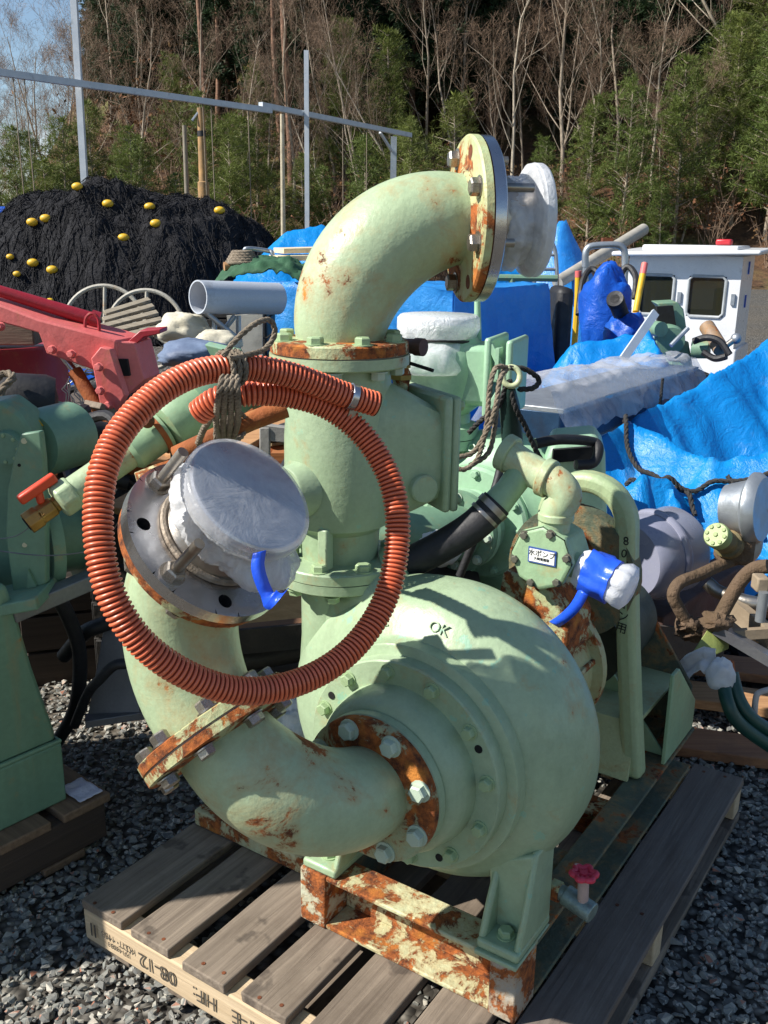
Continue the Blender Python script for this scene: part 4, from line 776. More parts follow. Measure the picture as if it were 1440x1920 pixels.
crate_box('wooden_crate', (-0.92, 3.624, 0), (1.0, .7, .42), .3, wood('dark_crate_wood', '4a3f36', '3a312a', 0), 'dark oily wooden crate in the heap behind the hose loop', 'crate')
crate_box('wooden_crate', (-1.708, 5.397, 0), (1.2, .9, .55), -.2, MATS['dark_crate_wood'], 'dark wooden crate below the red boom', 'crate')
crate_box('wooden_crate', (-1.152, 6.192, 0), (1.5, 1.0, .62), .15, MATS['dark_crate_wood'], 'dark wooden crate holding scrap behind the rusty pipe stub', 'crate')
fr = thing('grey_plastic_crate', 'grey plastic crate frame standing left of the check valve', 'crate', (-0.463, 4.345, 0)); GP = mat('grey_plastic', '9a9892', '8a8882', 4, .6, dirt=.2)
for a in (0, 1):
    MB().beam((-0.353, 2.75, 1.053), (-0.359, 2.75, 0.792), .03, .03, (0, 1, 0)).build('corner_post', GP, fr, bev=.003) if a == 0 else MB().beam((-0.205, 2.72, 1.038), (-0.207, 2.72, 0.803), .03, .03, (0, 1, 0)).build('corner_post', GP, fr, bev=.003)
MB().prism([(-0.363, 2.74, 1.062), (-0.191, 2.74, 1.042), (-0.191, 2.74, 0.997), (-0.364, 2.74, 1.014)], (0, .03, 0)).build('top_rail', GP, fr, bev=.003); MB().prism([(-0.41, 3.1, 0.991), (-0.216, 3.1, 0.972), (-0.216, 3.1, 0.923), (-0.412, 3.1, 0.94)], (0, .03, 0)).build('top_rail', GP, fr, bev=.003)
MB().prism([(-0.344, 2.8, 0.962), (-0.196, 2.8, 0.964), (-0.198, 2.8, 0.535), (-0.353, 2.8, 0.532)], (0, .3, 0)).build('side_panel', wood('orange_brown_board', 'a86a3a', '84502a', 0), fr)
# timber and rusty channel seen through the hose loop
tag(MB().prism([(-0.457, 2.65, 0.613), (-0.194, 2.75, 0.589), (-0.185, 2.6, 0.442), (-0.445, 2.55, 0.477)], (0, .02, .01)).build('plywood_sheet', wood('tan_plywood', 'c09a6a', 'a07c50', 0), None), 'tan plywood offcut lying behind the discharge pipe', 'board')
ch_ = thing('rusty_channel', 'dark rusty steel channel lying behind the discharge pipe', 'channel', (-0.421, 3.157, 0)); MB().beam((-0.432, 2.35, 0.565), (-0.185, 2.4, 0.575), .09, .012).build('flange', mat('lit_flange_rust', '7d5a40', '5d4230', 7, .8, bump=.4), ch_); MB().beam((-0.425, 2.31, 0.558), (-0.182, 2.36, 0.564), .012, .07).build('web', DARKM, ch_)  # lit top edge painted in: flange lighter rust brown, web dark
tag(MB().tube([(-0.43, 2.36, 0.474), (-0.189, 2.44, 0.489)], .032, 18).build('dark_pipe', DARKM, None), 'dark rusty pipe lying under the steel channel', 'pipe')
tag(MB().beam((-0.437, 2.35, 0.407), (-0.175, 2.45, 0.407), .16, .05).build('dark_timber', MATS['dark_crate_wood'], None), 'dark brown timber lying on the gravel behind the discharge pipe', 'timber')
tag(MB().beam((-0.265, 2.52, 0.372), (-0.122, 2.6, 0.408), .16, .03).build('plank', W_BROWN, None), 'tan plank end showing beside the discharge pipe', 'plank')
# green ribbed guard in a clear bag, behind the suction elbow
bg_ = thing('bagged_guard', 'small ribbed green guard inside a clear plastic bag behind the suction elbow', 'guard', (-0.287, 2.68, 0))
for k in range(6): MB().beam(Vector((-0.308, 2.3, 0.371)) + Vector((.02 * k, .01 * k, -.012 * k)), Vector((-0.224, 2.3, 0.26)) + Vector((.02 * k, .01 * k, -.012 * k)), .06, .008).build('rib', MINT, bg_)
b = MB().ball((-0.221, 2.28, 0.328), .09, 30, 20, (1, .7, .9), .35, 3.5); b.build('plastic_bag', FILM, bg_, ang=60)
# ---------------------------------------------------------------- things on the far heap
for k, (cx, Rr, lab) in enumerate((((-1.876, 6.4, 0.977), .275, 'white spoked iron wheel leaning furthest left behind the slatted panel'), ((-1.562, 6.25, 0.985), .25, 'white spoked iron wheel leaning right behind the slatted panel'))):
    wt = thing('spoked_wheel', lab, 'wheel', Vector(cx) - Vector((0, 0, Rr)), 0, 'spoked iron wheels'); WP = mat('chalky_white_iron', 'b9b4a6', '9c978a', 7, .6, bump=.2, rust=.15)
    MB().tube([Vector(cx) + Vector((Rr * math.cos(t), .05 * math.sin(t), Rr * math.sin(t))) for t in [2 * PI * i / 48 for i in range(48)]], .014, 8, closed=True).build('rim', WP, wt)
    for j in range(6): t = PI / 3 * j + .5; MB().cyl(cx, Vector(cx) + Vector((Rr * math.cos(t), .05 * math.sin(t), Rr * math.sin(t))), .012, 8).build('spoke', WP, wt)
    MB().cyl(Vector(cx) - Vector((0, .03, 0)), Vector(cx) + Vector((0, .03, 0)), .04, 16).build('hub', WP, wt)
    MB().beam(Vector(cx) - Vector((0, -.02, Rr + .01)), Vector(cx) - Vector((0, -.02, 1.2)), .05, .05, (0, 1, 0)).build('prop', DARKM, wt)
sp_ = thing('slatted_panel', 'weathered slatted wooden panel leaning in front of the spoked wheels', 'panel', (-2.756, 10.335, -0)); ws = wood('silver_wood', 'a59a86', '7f7564', 0)
a0, a1, b0, b1 = Vector((-1.606, 5.5, 1.149)), Vector((-1.395, 5.7, 1.216)), Vector((-1.528, 5.1, 1.036)), Vector((-1.212, 5.3, 1.1))
for k in range(5):
    t = k / 4; p, q = a0.lerp(b0, t), a1.lerp(b1, t); MB().beam(p, q, .036, .02, (0, -.6, .8)).build('slat', ws, sp_, bev=.003)
for s in (.15, .85): MB().beam(a0.lerp(a1, s) - Vector((0, -.02, .03)), b0.lerp(b1, s) - Vector((0, -.02, .03)), .05, .03, (0, -.6, .8)).build('batten', ws, sp_)
sack('sack', Vector((-1.055, 5, 1.053)), (.13, .12, .085), SACK, 'lumpy cream cloth sack under the grey plastic pipe', 2.0); sack('sack', Vector((-0.829, 4.7, 1.036)), (.11, .1, .06), SACK, 'small knotted cream sack beside the rope loop', 5.0)
sack('sack', Vector((-0.892, 4.5, 0.996)), (.17, .15, .07), SACKB, 'blue grey plastic bag slumped below the cream sacks', 9.0)
pv = thing('plastic_pipe', 'wide pale grey plastic pipe with open end resting on a trestle', 'pipe', (-1.506, 9.079, 0)); q0, q1 = Vector((-0.954, 4.9, 1.286)), Vector((-0.592, 5.25, 1.26)); dv_ = (q1 - q0).normalized()
pb_ = MB().lathe([(0, .077), (0, .084), ((q1 - q0).length, .084), ((q1 - q0).length, .077), (0, .0771)], q0, dv_, 48); pb_.f = [f for f in pb_.f if len(f) == 4]; pb_.build('pipe_wall', PVC, pv); MB().lathe([(0, .012), (0, .022), (.2, .022)], q0 + dv_ * .03 + Vector((.02, 0, -.052)), dv_, 20).build('inner_pipe', mat('pale_pink_pipe', 'c9bdb4', 'b5a89e', 5, .6), pv)
tr = thing('trestle', 'grey tubular steel trestle carrying the plastic pipe', 'trestle', (-1.411, 8.797, 0))
for P, Q in (((-0.923, 4.92, 1.211), (-0.75, 4.95, 1.062)), ((-0.786, 5, 1.187), (-0.888, 5, 1.055)), ((-0.775, 5.05, 1.184), (-0.786, 5.05, 0.826)), ((-0.883, 4.95, 1.169), (-0.898, 4.95, 0.783))): MB().cyl(P, Q, .014, 10).build('leg', GALV, tr)
tag(MB().prism([(-0.878, 5.3, 1.162), (-0.681, 5.3, 1.176), (-0.688, 5.3, 0.878), (-0.843, 5.3, 0.876)], (0, .02, 0)).build('pale_board', mat('pale_board', 'b9b8b0', 'a8a69e', 4, .8, dirt=.2), None), 'pale grey board behind the trestle legs', 'board')
gc = MB().grid(lambda a, b: Vector((-1.109, 6.2, 1.353)) + Vector((.68 * a, .5 * b, .14 * math.sin(PI * min(1, a * 1.05)) ** .7 * math.sin(PI * (.2 + .8 * b)) ** .6 + .05 * abs(fbm((a * 5, b * 4, 2))) - .1 * (1 - b))), 40, 24); tag(gc.build('green_canvas', CANVAS, None, ang=70, solid=.006), 'folded dark green canvas lying above the grey plastic pipe', 'canvas')
crate_box('wooden_crate', Vector((-1.001, 6.4, 1.251)) * 1 - Vector((0, 0, Vector((-1.001, 6.4, 1.251)).z)), (.45, .5, 1.2), 0, DARKM, 'dark crate carrying the folded green canvas', 'crate')
b = MB()
for j in range(5): rope(b, [Vector((-0.951, 6.45, 1.413)) + Vector(((.1 - .01 * j) * math.cos(t), (.1 - .01 * j) * math.sin(t), .016 * j)) for t in [2 * PI * i / 12 for i in range(13)]], .014)
tag(b.build('rope_coil', ROPE, None, ang=60), 'coil of brown rope lying on the green canvas', 'rope')
tag(MB().cyl((-1.066, 6.4, 1.386), (-0.8, 6.5, 1.4), .03, 14).build('wooden_pole', W_BROWN, None), 'short brown pole beside the rope coil', 'pole')
hp_ = MB().tube(spline([(-0.963, 6.6, 1.381), (-0.96, 6.6, 1.478), (-0.931, 6.6, 1.499), (-0.822, 6.7, 1.485), (-0.783, 6.7, 1.465), (-0.785, 6.7, 1.363)], 6), .015, 10); tag(hp_.build('tube_hoop', GALV, None), 'bent silver tube hoop standing behind the green canvas', 'tube')
for k, (P, Q) in enumerate((((-0.753, 6.8, 1.485), (-0.473, 6.9, 1.494)), ((-0.78, 6.7, 1.437), (-0.466, 6.8, 1.446)), ((-0.74, 6.6, 1.377), (-0.46, 6.7, 1.384)))): tag(MB().beam(P, Q, .3, .035).build('board', wood('fresh_pale_board', 'ddceb0', 'cbb893', 0), None, bev=.003), 'pale fresh sawn board stacked behind the upper elbow', 'board', 'stacked pale boards')

# unseen tall crate added left of the picture to shade housing, winch and gravel
crate_box('shade_crate', (-2.06, 1.94, 0), (.72, .86, 1.9), 0, wood('plain_crate_wood', 'a88a66', '86694a', 0), 'unseen tall plank crate added on the left to cast shade', 'crate')

tag(MB().beam((-2.1, 3.7, .13), (-1.2, 3.9, .13), .7, .26).build('timber_block', MATS['dark_crate_wood'], None), 'dark timber block under the red oil drum', 'timber')
# more scrap: bent pipes, plates and planks filling the heap
SC = random.Random(21)
SCR = [('scrap_pipe', 'short rusty pipe lying in the scrap heap', 'pipe', 'scrap pipes'), ('scrap_plank', 'grey broken plank lying in the scrap heap', 'plank', 'scrap planks'), ('scrap_plate', 'small bent steel plate lying in the scrap heap', 'plate', 'scrap plates'), ('scrap_hose', 'curled black hose lying in the scrap heap', 'hose', 'scrap hoses')]
for i in range(64):
    px_, Y = SC.uniform(70, 560), SC.uniform(2.7, 5.2); x_ = (px_ - 720) / 1780 * Y; zt = max(.3, 1.6 - (SC.uniform(225, 460) / 1780 * Y) - .12 * (Y > 3.5)); k = SC.choice((0, 0, 1, 1, 2, 3, 3)); a_ = SC.uniform(0, 6.28); L = SC.uniform(.15, .4); d_ = Vector((math.cos(a_) * L, math.sin(a_) * L, SC.uniform(-.12, .12))); p_ = Vector((x_, Y, min(zt, .95))); nm, lb_, ct, gr = SCR[k]
    if k == 0: o = MB().cyl(p_ - d_, p_ + d_, SC.uniform(.014, .03), 12).build(nm, SC.choice((RUST, RUST_O, GREYM, DARKM)), None)
    elif k == 1: o = MB().beam(p_ - d_, p_ + d_, SC.uniform(.06, .12), .022).build(nm, SC.choice((W_GREY, W_DARK, W_BROWN)), None, bev=.003)
    elif k == 2: o = MB().obox(p_, d_ * .4, Vector((-d_.y, d_.x, .1)) * .3, (0, 0, .004)).build(nm, SC.choice((GREYM, RUSTY_D, MACH)), None)
    else: o = MB().tube(spline([p_ - d_, p_ - d_ * .3 + Vector((.05, 0, .1)), p_ + d_ * .3 + Vector((-.05, .03, .06)), p_ + d_ + Vector((0, 0, -.08))], 5), SC.uniform(.01, .022), 8).build(nm, BLACK, None)
    tag(o, lb_, ct, gr)
crate_box('scrap_bin', (-1.35, 4.4, 0), (1.7, 1.5, .72), .2, DARKM, 'dark steel bin full of scrap behind the red boom', 'bin'); crate_box('scrap_bin', (-.55, 3.7, 0), (1.0, 1.3, .66), .1, DARKM, 'dark steel bin of scrap beside the red boom end', 'bin')

# ---------------------------------------------------------------- tarpaulins
def tarp_mat(name, c1, c2, rough=.34):
    g = NT(name); v = g.coords(); c = g.mix(g.ramp(g.noise(v, 2.2, 6, .6), .35, .65), lin(c1), lin(c2)); c = g.mix(g.math('MULTIPLY', g.ramp(g.noise(v, 7, 8, .7), .58, .8), .35), c, lin('7fb2dd'))
    g.l(c, g.b.inputs['Base Color']); g.b.inputs['Roughness'].default_value = rough; g.b.inputs['Specular IOR Level'].default_value = .45
    tl = g.n('BsdfTranslucent'); g.l(c, tl.inputs['Color']); ms = g.n('MixShader'); ms.inputs[0].default_value = .25; g.l(g.b.outputs[0], ms.inputs[1]); g.l(tl.outputs[0], ms.inputs[2]); g.l(ms.outputs[0], g.out.inputs['Surface'])
    h = g.math('ADD', g.math('MULTIPLY', g.noise(v, 9, 7, .62, 1.0), 1.0), g.math('MULTIPLY', g.noise(v, 30, 4, .6, .8), .25)); bn = g.n('Bump'); bn.inputs['Strength'].default_value = .6; bn.inputs['Distance'].default_value = .025; g.l(h, bn.inputs['Height']); g.l(bn.outputs[0], g.b.inputs['Normal'])
    MATS[name] = g.m; return g.m
T_CYAN = tarp_mat('bright_blue_tarp', '1590dd', '0f84d2'); T_BLUE = tarp_mat('mid_blue_tarp', '3a98e4', '2a86d8'); T_DEEP = tarp_mat('deep_blue_tarp', '1f62cc', '1852b8')
def ridged(p, o=4):
    s = 0; a = 1; q = V(p)
    for i in range(o): s += a * (1 - abs(noise.noise(q)) * 2.2); a *= .5; q = q * 2.03 + Vector((3.1, 1.7, 9.2))
    return s / 1.9
def drape(name, C0, A, Bv, drop, fold, m, label, res=70, o=.5, seed=0, sag=.03):
    """sheet laid over a box with plan C0 + p A + q B, hanging down all round with pleats"""
    C0, A, Bv = V(C0), V(A), V(Bv); LA, LB_ = A.length, Bv.length
    def f(a, b):
        p = -o + (1 + 2 * o) * a; q = -o + (1 + 2 * o) * b; over = 0; cp, cq = p, q; out = Vector()
        op = max(0, -p, p - 1) / o; oq = max(0, -q, q - 1) / o; cp = min(1, max(0, p)); cq = min(1, max(0, q)); d = max(op, oq)
        if op > 0: out += A.normalized() * (1 if p > 1 else -1)
        if oq > 0: out += Bv.normalized() * (1 if q > 1 else -1)
        P = C0 + A * cp + Bv * cq; s = cp * LA + cq * LB_
        pl = ridged((s * 3.2 + seed, d * .7, seed), 3) - .5; pl2 = ridged((P.x * 2 + seed, P.y * 2, d * 1.5), 4) - .5
        P = P + out * (fold * (pl * min(1, d * 1.6) + .35 * pl2) + .05 * d) ; P.z -= d * drop
        if d == 0: P.z += sag * (pl2) - sag * 1.2 * math.sin(PI * cp) * math.sin(PI * cq)
        return P
    return tag(MB().grid(f, res, res).build(name, m, None, ang=80), label, 'tarpaulin')
LASTH = [None]
def tent(name, lo, hi, segs, m, label, slope=1.1, res=(90, 70), amp=.07, freq=2.2, seed=0, base=0.0, k=.03, soft=.15):
    """sheet hung over ridge lines: flat planes falling away from them, folds running downhill"""
    segs = [(V(a), V(b)) for a, b in segs]; acc = [0]
    for a, b in segs: acc.append(acc[-1] + (b - a).length)
    def h2(x, y):
        zs = []; fs = []
        for i, (a, b) in enumerate(segs):
            d = b - a; dl = d.x ** 2 + d.y ** 2; t = 0 if dl < 1e-6 else max(-.15, min(1.15, ((x - a.x) * d.x + (y - a.y) * d.y) / dl)); p = a + d * max(0, min(1, t)); dist = math.hypot(x - p.x, y - p.y); sd_ = 1 if (d.x * (y - p.y) - d.y * (x - p.x)) > 0 else -1
            zs.append(p.z - slope * dist * (1 - soft * min(1.5, dist))); th = math.atan2(y - p.y, x - p.x) * .5 if dl < 1e-6 or t <= 0 or t >= 1 else 0
            s = acc[i] + (b - a).length * t + th * .6; fs.append((ridged((s * freq + seed + 5 * sd_, dist * .45 + seed, seed + i * 3.7), 3) - .5) * amp * (.25 + min(1.2, dist * 1.6)) + (ridged((x * freq * 1.3 + seed, y * freq * 1.3, seed), 3) - .5) * amp * .22)
        mm = max(zs); ws = [math.exp((z - mm) / k) for z in zs]; W_ = sum(ws); return mm + k * math.log(W_), sum(w * f for w, f in zip(ws, fs)) / W_
    def f(a, b):
        x = lo[0] + (hi[0] - lo[0]) * a; y = lo[1] + (hi[1] - lo[1]) * b; z, n = h2(x, y); z += n
        if z < base + .03: z = base + .03 * math.exp((z - base - .03) * 3) + .012 * noise.noise(Vector((x * 7, y * 7, seed)))
        return (x, y, z)
    o = tag(MB().grid(f, *res).build(name, m, None, ang=80), label, 'tarpaulin'); LASTH[0] = lambda x, y: sum(h2(x, y)); return o
# blue covered box behind the pump
CB, CL, CR = Vector((0.436, 6.3, 1.275)), Vector((-0.864, 7, 1.259)), Vector((1.156, 6.95, 1.283))
drape('tarpaulin', CB, CL - CB, CR - CB, CB.z * .97, .07, T_BLUE, 'blue tarpaulin fitted over a large square box behind the wrapped valve', 110, .55, 2)
tag(MB().prism([CB * 1 + Vector((0, .05, -.06)), CL + Vector((.05, 0, -.06)), CL + CR - CB + Vector((0, -.05, -.06)), CR + Vector((-.05, 0, -.06))], (0, 0, -CB.z + .1)).build('boxed_machine', wood('case_wood', '9a7d58', '7c6346', 0), None), 'wooden machine case hidden beneath the square blue tarpaulin', 'case')
drape('tarpaulin', (-9.6, 20.8, 2.08), (3.2, .6, 0), (-.3, 2.2, 0), 2.1, .1, T_DEEP, 'deep blue tarpaulin wall beyond the black net pile', 60, .6, 7)
tent('tarpaulin', (-5.4, 9.2), (-3.3, 11.4), [((-5.2, 10.3, .8), (-4.2, 10.4, .62))], T_DEEP, 'low blue tarpaulin between the net pile and the red boom', 1.0, (40, 40), .1, 2.2, 3)
tent('tarpaulin', (-2.2, 13.0), (.6, 15.6), [((-1.45, 14.2, 1.62), (-.95, 14.3, 1.72)), ((-.95, 14.3, 1.72), (-.3, 14.4, 1.5))], T_CYAN, 'bright blue tarpaulin mound just left of the upper elbow', 1.0, (70, 70), .16, 1.6, 5)
tent('tarpaulin', (.7, 10.6), (3.6, 13.8), [((2.12, 12.2, 1.82), (2.2, 12.25, 1.8)), ((1.4, 12.0, 1.2), (2.1, 12.2, 1.5))], T_BLUE, 'tall peaked blue tarpaulin right of the upper elbow', 1.9, (60, 60), .14, 1.7, 11)
tent('tarpaulin', (.75, 8.6), (1.7, 9.9), [((.98, 9.2, 1.36), (1.3, 9.3, 1.3))], T_CYAN, 'small bright blue tarpaulin bundle below the topmost plastic bag', 1.4, (40, 40), .12, 3, 13)
# ---------------------------------------------------------------- black net pile with yellow floats
NETM = mat('black_net', '131316', '1d1d22', 14, .85, bump=1.0, bsc=30, stretch=(1, 1, .25), bdist=.03, spec=.3)
def mound(x, y):
    k = 1 - abs((x + 4.3) / 3.0) ** 2.2 - abs((y - 16.6) / 2.5) ** 2
    return 2.3 * k ** .6 * (1 - .06 * (x + 4.3) / 3.0) if k > 0 else 0
def netz(x, y): m = mound(x, y); return m + (0.34 * fbm((x * .7, y * .7, 4)) + .12 * abs(fbm((x * 2.6, y * 2.6, 8)))) * min(1, m)
net = thing('net_pile', 'huge heap of black fishing net in front of the forest', 'fishing net', (-4.55, 16.6, 0))
MB().grid(lambda a, b: (lambda x, y: (x, y, netz(x, y)))(-7.6 + 6.6 * a, 13.9 + 5.4 * b), 150, 110).build('net_mass', NETM, net, ang=80)
b = MB(); rn = random.Random(11)
for i in range(1500):                                   # hanging strands and folds
    x, y = rn.uniform(-7.1, -1.5), rn.uniform(14.1, 17.4)
    if mound(x, y) < .2: continue
    P = []; dx, dy = rn.uniform(-.5, .5), rn.uniform(-1, -.2); L = rn.uniform(.3, 1.2)
    for k in range(6): t = k / 5 * L; xx, yy = x + dx * t + .05 * rn.uniform(-1, 1), y + dy * t; P.append((xx, yy, netz(xx, yy) + .015 + .02 * rn.random()))
    b.tube(P, rn.uniform(.002, .007), 3)
b.build('net_strands', NETM, net, ang=80)['kind'] = 'stuff'
b = MB()
for i in range(9000):                                  # ragged mesh ends standing off the heap
    x, y = rn.uniform(-7.2, -1.4), rn.uniform(14.0, 18.5); z = netz(x, y)
    if mound(x, y) < .1: continue
    p = Vector((x, y, z - .01)); d = Vector((rn.gauss(0, 1), rn.gauss(0, .6), abs(rn.gauss(0, .9)))).normalized() * rn.uniform(.04, .15); s = Vector((rn.gauss(0, 1), rn.gauss(0, 1), 0)).normalized() * rn.uniform(.004, .01)
    b.add([p - s, p + s, p + d], [(0, 1, 2)])
b.build('net_fringe', NETM, net, ang=80)['kind'] = 'stuff'
fl_lab = ['yellow net float at the top of the black net pile', 'yellow net float hanging on the dark side of the net pile']
for i, P in enumerate(((-4.832, 15.59, 2.052), (-4.347, 15.49, 2.015), (-3.751, 15.71, 2.061), (-2.703, 16, 1.986), (-3.545, 15.18, 1.713), (-3.987, 14.94, 1.597), (-5.238, 15.22, 1.755), (-5.45, 15.22, 1.681), (-5.338, 14.79, 1.302), (-4.983, 14.58, 1.149), (-5.712, 14.89, 1.234), (-4.954, 14.29, 0.618), (-5.531, 14.62, 0.972))):
    P = Vector(P); P.z = netz(P.x, P.y) + .03; P.y -= .03
    f = MB().ball(P, .072, 14, 9, (1.25, .85, .85)) if i < 10 else MB().ball(P, .05, 14, 9, (1.2, .85, .85))
    tag(f.build('net_float', YELL, None), fl_lab[0 if i < 4 else 1], 'float', 'yellow floats on the net pile')
# ---------------------------------------------------------------- drying rack of white posts and long beam
WPOST = mat('white_painted_post', 'ced4da', 'bcc4cc', 4, .4, bump=.05, dirt=.08)
rk = thing('drying_rack', 'white steel net drying rack with tall posts and one long beam before the forest', 'rack', (-6.4, 20, 0))
bz = 4.33
MB().beam((-7.9, 17.7, bz), (-2.75, 23.75, bz), .12, .12).build('beam', WPOST, rk); MB().beam((-2.95, 23.5, bz + .09), (.62, 29.5, bz + .05), .12, .12).build('beam', WPOST, rk)
MB().beam((-6.13, 20.12, 0), (-6.04, 20.12, 6.4), .12, .12, (0, 1, 0)).build('post', WPOST, rk); MB().beam((-2.03, 24.86, 0), (-2.0, 24.86, 5.8), .11, .11, (0, 1, 0)).build('post', WPOST, rk); MB().beam((.14, 28.95, 0), (.14, 28.95, bz - .05), .17, .17, (0, 1, 0)).build('post', GALV, rk)
MB().beam((.1, 28.85, bz - .45), (-.25, 28.3, bz), .06, .06).build('brace', WPOST, rk)
BAMB = mat('tan_weathered_pole', 'b98f5a', '8f7350', 4, .7, bump=.3, dirt=.35)
pl_ = thing('banded_pole', 'tan wooden pole with dark band reaching up to the long white beam', 'pole', (-4.35, 22.6, 0)); MB().tube([(-4.24, 23, 0), (-4.24, 23, 2.7), (-4.24, 23, 2.72), (-4.24, 23, 4.28)], [.15, .13, .1, .08], 14).build('shaft', BAMB, pl_); MB().lathe([(3.68, .095), (3.8, .093)], (-4.24, 23, 0), (0, 0, 1), 14).build('band', BLACK, pl_); MB().tube([(-4.24, 23, 4.25), (-4.42, 22.9, 4.0)], .03, 6).build('hook', GALV, pl_)
tag(MB().tube([(-4.64, 23, 0), (-4.62, 23, 3.91)], [.065, .05], 10).build('grey_pole', mat('grey_pole', '8b8272', '746c5e', 4, .8, bump=.3), None), 'slim grey weathered pole standing beside the banded pole', 'pole')
tag(MB().tube([(-2.65, 25, 0), (-2.62, 25, 4.4)], [.065, .05], 10).build('birch_pole', mat('pale_pole', 'c2b79e', 'a0957f', 6, .8, bump=.3), None), 'slim pale pole standing left of the second white post', 'pole')
for x, y in ((-4.05, 22.25), (-3.9, 22.4), (-6.9, 18.9), (-6.75, 19.05), (-1.2, 26.4), (-.6, 27.4), (-3.2, 23.2)): tag(MB().tube([(x, y, bz - .05), (x + .02, y, .6)], .012, 5).build('hanging_line', ROPE, None), 'thin line hanging from the long white beam', 'line', 'lines hanging from the beam')
# ---------------------------------------------------------------- white wheelhouse
WHITEP = mat('white_gelcoat', 'e4e5e6', 'd9dadc', 3, .3, bump=.04, dirt=.05, coat=.2)
HB = Vector((3.541, 11, 0.713)); WH = Matrix.Translation((HB.x, 11.4, 0)) @ Matrix.Rotation(R_(-28), 4, 'Z')
wh = thing('wheelhouse', 'white boat wheelhouse with two dark windows standing on the ground', 'wheelhouse', WH.translation, R_(-28))
def HBx(): return MB(WH)
hw0, hd0 = .62, .85
def wall_with_windows(y, wins, th, z0, z1, x0, x1):
    b = HBx(); xs = sorted({x0, x1, *[w for a in wins for w in a[:2]]}); zs = sorted({z0, z1, *[w for a in wins for w in a[2:]]})
    for i in range(len(xs) - 1):
        for j in range(len(zs) - 1):
            cx, cz = (xs[i] + xs[i + 1]) / 2, (zs[j] + zs[j + 1]) / 2
            if any(a < cx < b_ and c < cz < d for a, b_, c, d in wins): continue
            b.box((xs[i], y, zs[j]), (xs[i + 1], y + th, zs[j + 1]))
    return b
WN = [(-.47, -.09, .76, 1.2), (.07, .47, .76, 1.2)]
wall_with_windows(-.45, WN, .03, .42, 1.42, -hw0, hw0).build('front_wall', WHITEP, wh)
HBx().box((-hw0 - .04, -.5, 0), (hw0 + .04, .45, .42)).build('lower_wall', WHITEP, wh, bev=.02)
wall_with_windows(.42, [(-.45, .45, .78, 1.18)], .03, .42, 1.42, -hw0, hw0).build('rear_wall', WHITEP, wh)
for sx_ in (-hw0, hw0 - .03): HBx().box((sx_, -.42, .421), (sx_ + .03, .42, 1.419)).build('side_wall', WHITEP, wh)
HBx().prism([(-hw0 - .16, -.66, 1.40), (hw0 + .2, -.66, 1.44), (hw0 + .2, .6, 1.46), (-hw0 - .16, .6, 1.44)], (0, 0, .05)).build('roof', WHITEP, wh, bev=.02); HBx().box((-.5, -.4, 1.46), (.55, .5, 1.53)).build('roof_crown', WHITEP, wh, bev=.02)
GL = NT('dark_window_glass'); GL.b.inputs['Base Color'].default_value = lin('2b2c22'); GL.b.inputs['Roughness'].default_value = .06; GL.b.inputs['Alpha'].default_value = .75; MATS['glass'] = GL.m
for a, b_, c_, d_ in WN:
    wv = HBx().box((a, -.44, c_), (b_, -.435, d_)).build('window', GL.m, wh)
    HBx().tube([Vector((a + .04, -.455, c_)), Vector((b_ - .04, -.455, c_)), Vector((b_, -.455, c_ + .04)), Vector((b_, -.455, d_ - .04)), Vector((b_ - .04, -.455, d_)), Vector((a + .04, -.455, d_)), Vector((a, -.455, d_ - .04)), Vector((a, -.455, c_ + .04))], .018, 8, closed=True).build('gasket', mat('grey_window_gasket', 'a7abad', '8f9496', 6, .5), wv)
HBx().box((-.5, .1, .5), (-.2, .3, 1.2)).build('console', mat('cabin_timber', '6a5a34', '4e4226', 5, .6), wh); HBx().box((.28, .0, .5), (.4, .2, 1.05)).build('console', MATS['cabin_timber'], wh)
for x_ in (-.6, -.02, .56): HBx().box((x_ - .02, -.475, .9), (x_ + .02, -.452, 1.02)).build('hinge', GALV, wh)
for z_ in (1.22, .85): HBx().box((hw0 + .001, .0, z_), (hw0 + .012, .06, z_ + .14)).build('side_label', T_DEEP, wh)
HBx().box((.25, -.1, 1.531), (.42, .05, 1.60)).build('lamp', mat('red_lamp', 'c23038', 'a8242c', 5, .4), wh, bev=.02)

# ---------------------------------------------------------------- second pump behind, mint green
P2 = thing('pump_unit', 'mint green pump with cast lettering standing behind the rusty one', 'pump', (0.469, 3.615, 0), math.atan2(.8308, .5565))
PU = Vector((.5565, .8308, 0)).normalized(); PV = Vector((-PU.y, PU.x, 0)); K = Vector((0.39, 3.2, 0.667))
c2 = MB().lathe([(-.13, .02), (-.13, .2), (-.11, .215), (-.10, .235), (-.07, .27), (-.02, .295), (.05, .295), (.10, .27), (.13, .2), (.13, .02)], K, PU, 72).build('volute_casing', MINT, P2)
cv_ = MB().lathe([(-.16, .10), (-.155, .185), (-.145, .195), (-.12, .196)], K, PU, 64).build('cover', MINT, P2); MB().lathe([(-.122, .19), (-.122, .205), (-.112, .207)], K, PU, 64).build('gasket', RUST, cv_); bolts(cv_, K - PU * .157, -PU, .172, 12, .013, .014, MINT)
fl2 = MB().lathe([(-.24, .05), (-.24, .135), (-.22, .137), (-.20, .1), (-.16, .12)], K, PU, 56).build('suction_flange', MINT, P2); MB().lathe([(-.27, .05), (-.27, .135), (-.245, .135)], K, PU, 56).build('suction_flange', MACH, P2); bolts(fl2, K - PU * .272, -PU, .115, 8, .014, .014, BOLT_P)
e2 = arc(K - PU * .26, -PU, (PV * .95 + Vector((0, 0, .2))), .2, 14) ; MB().tube(e2 + [e2[-1] + PV * .1], .092, 36).build('suction_elbow', MACH, P2)
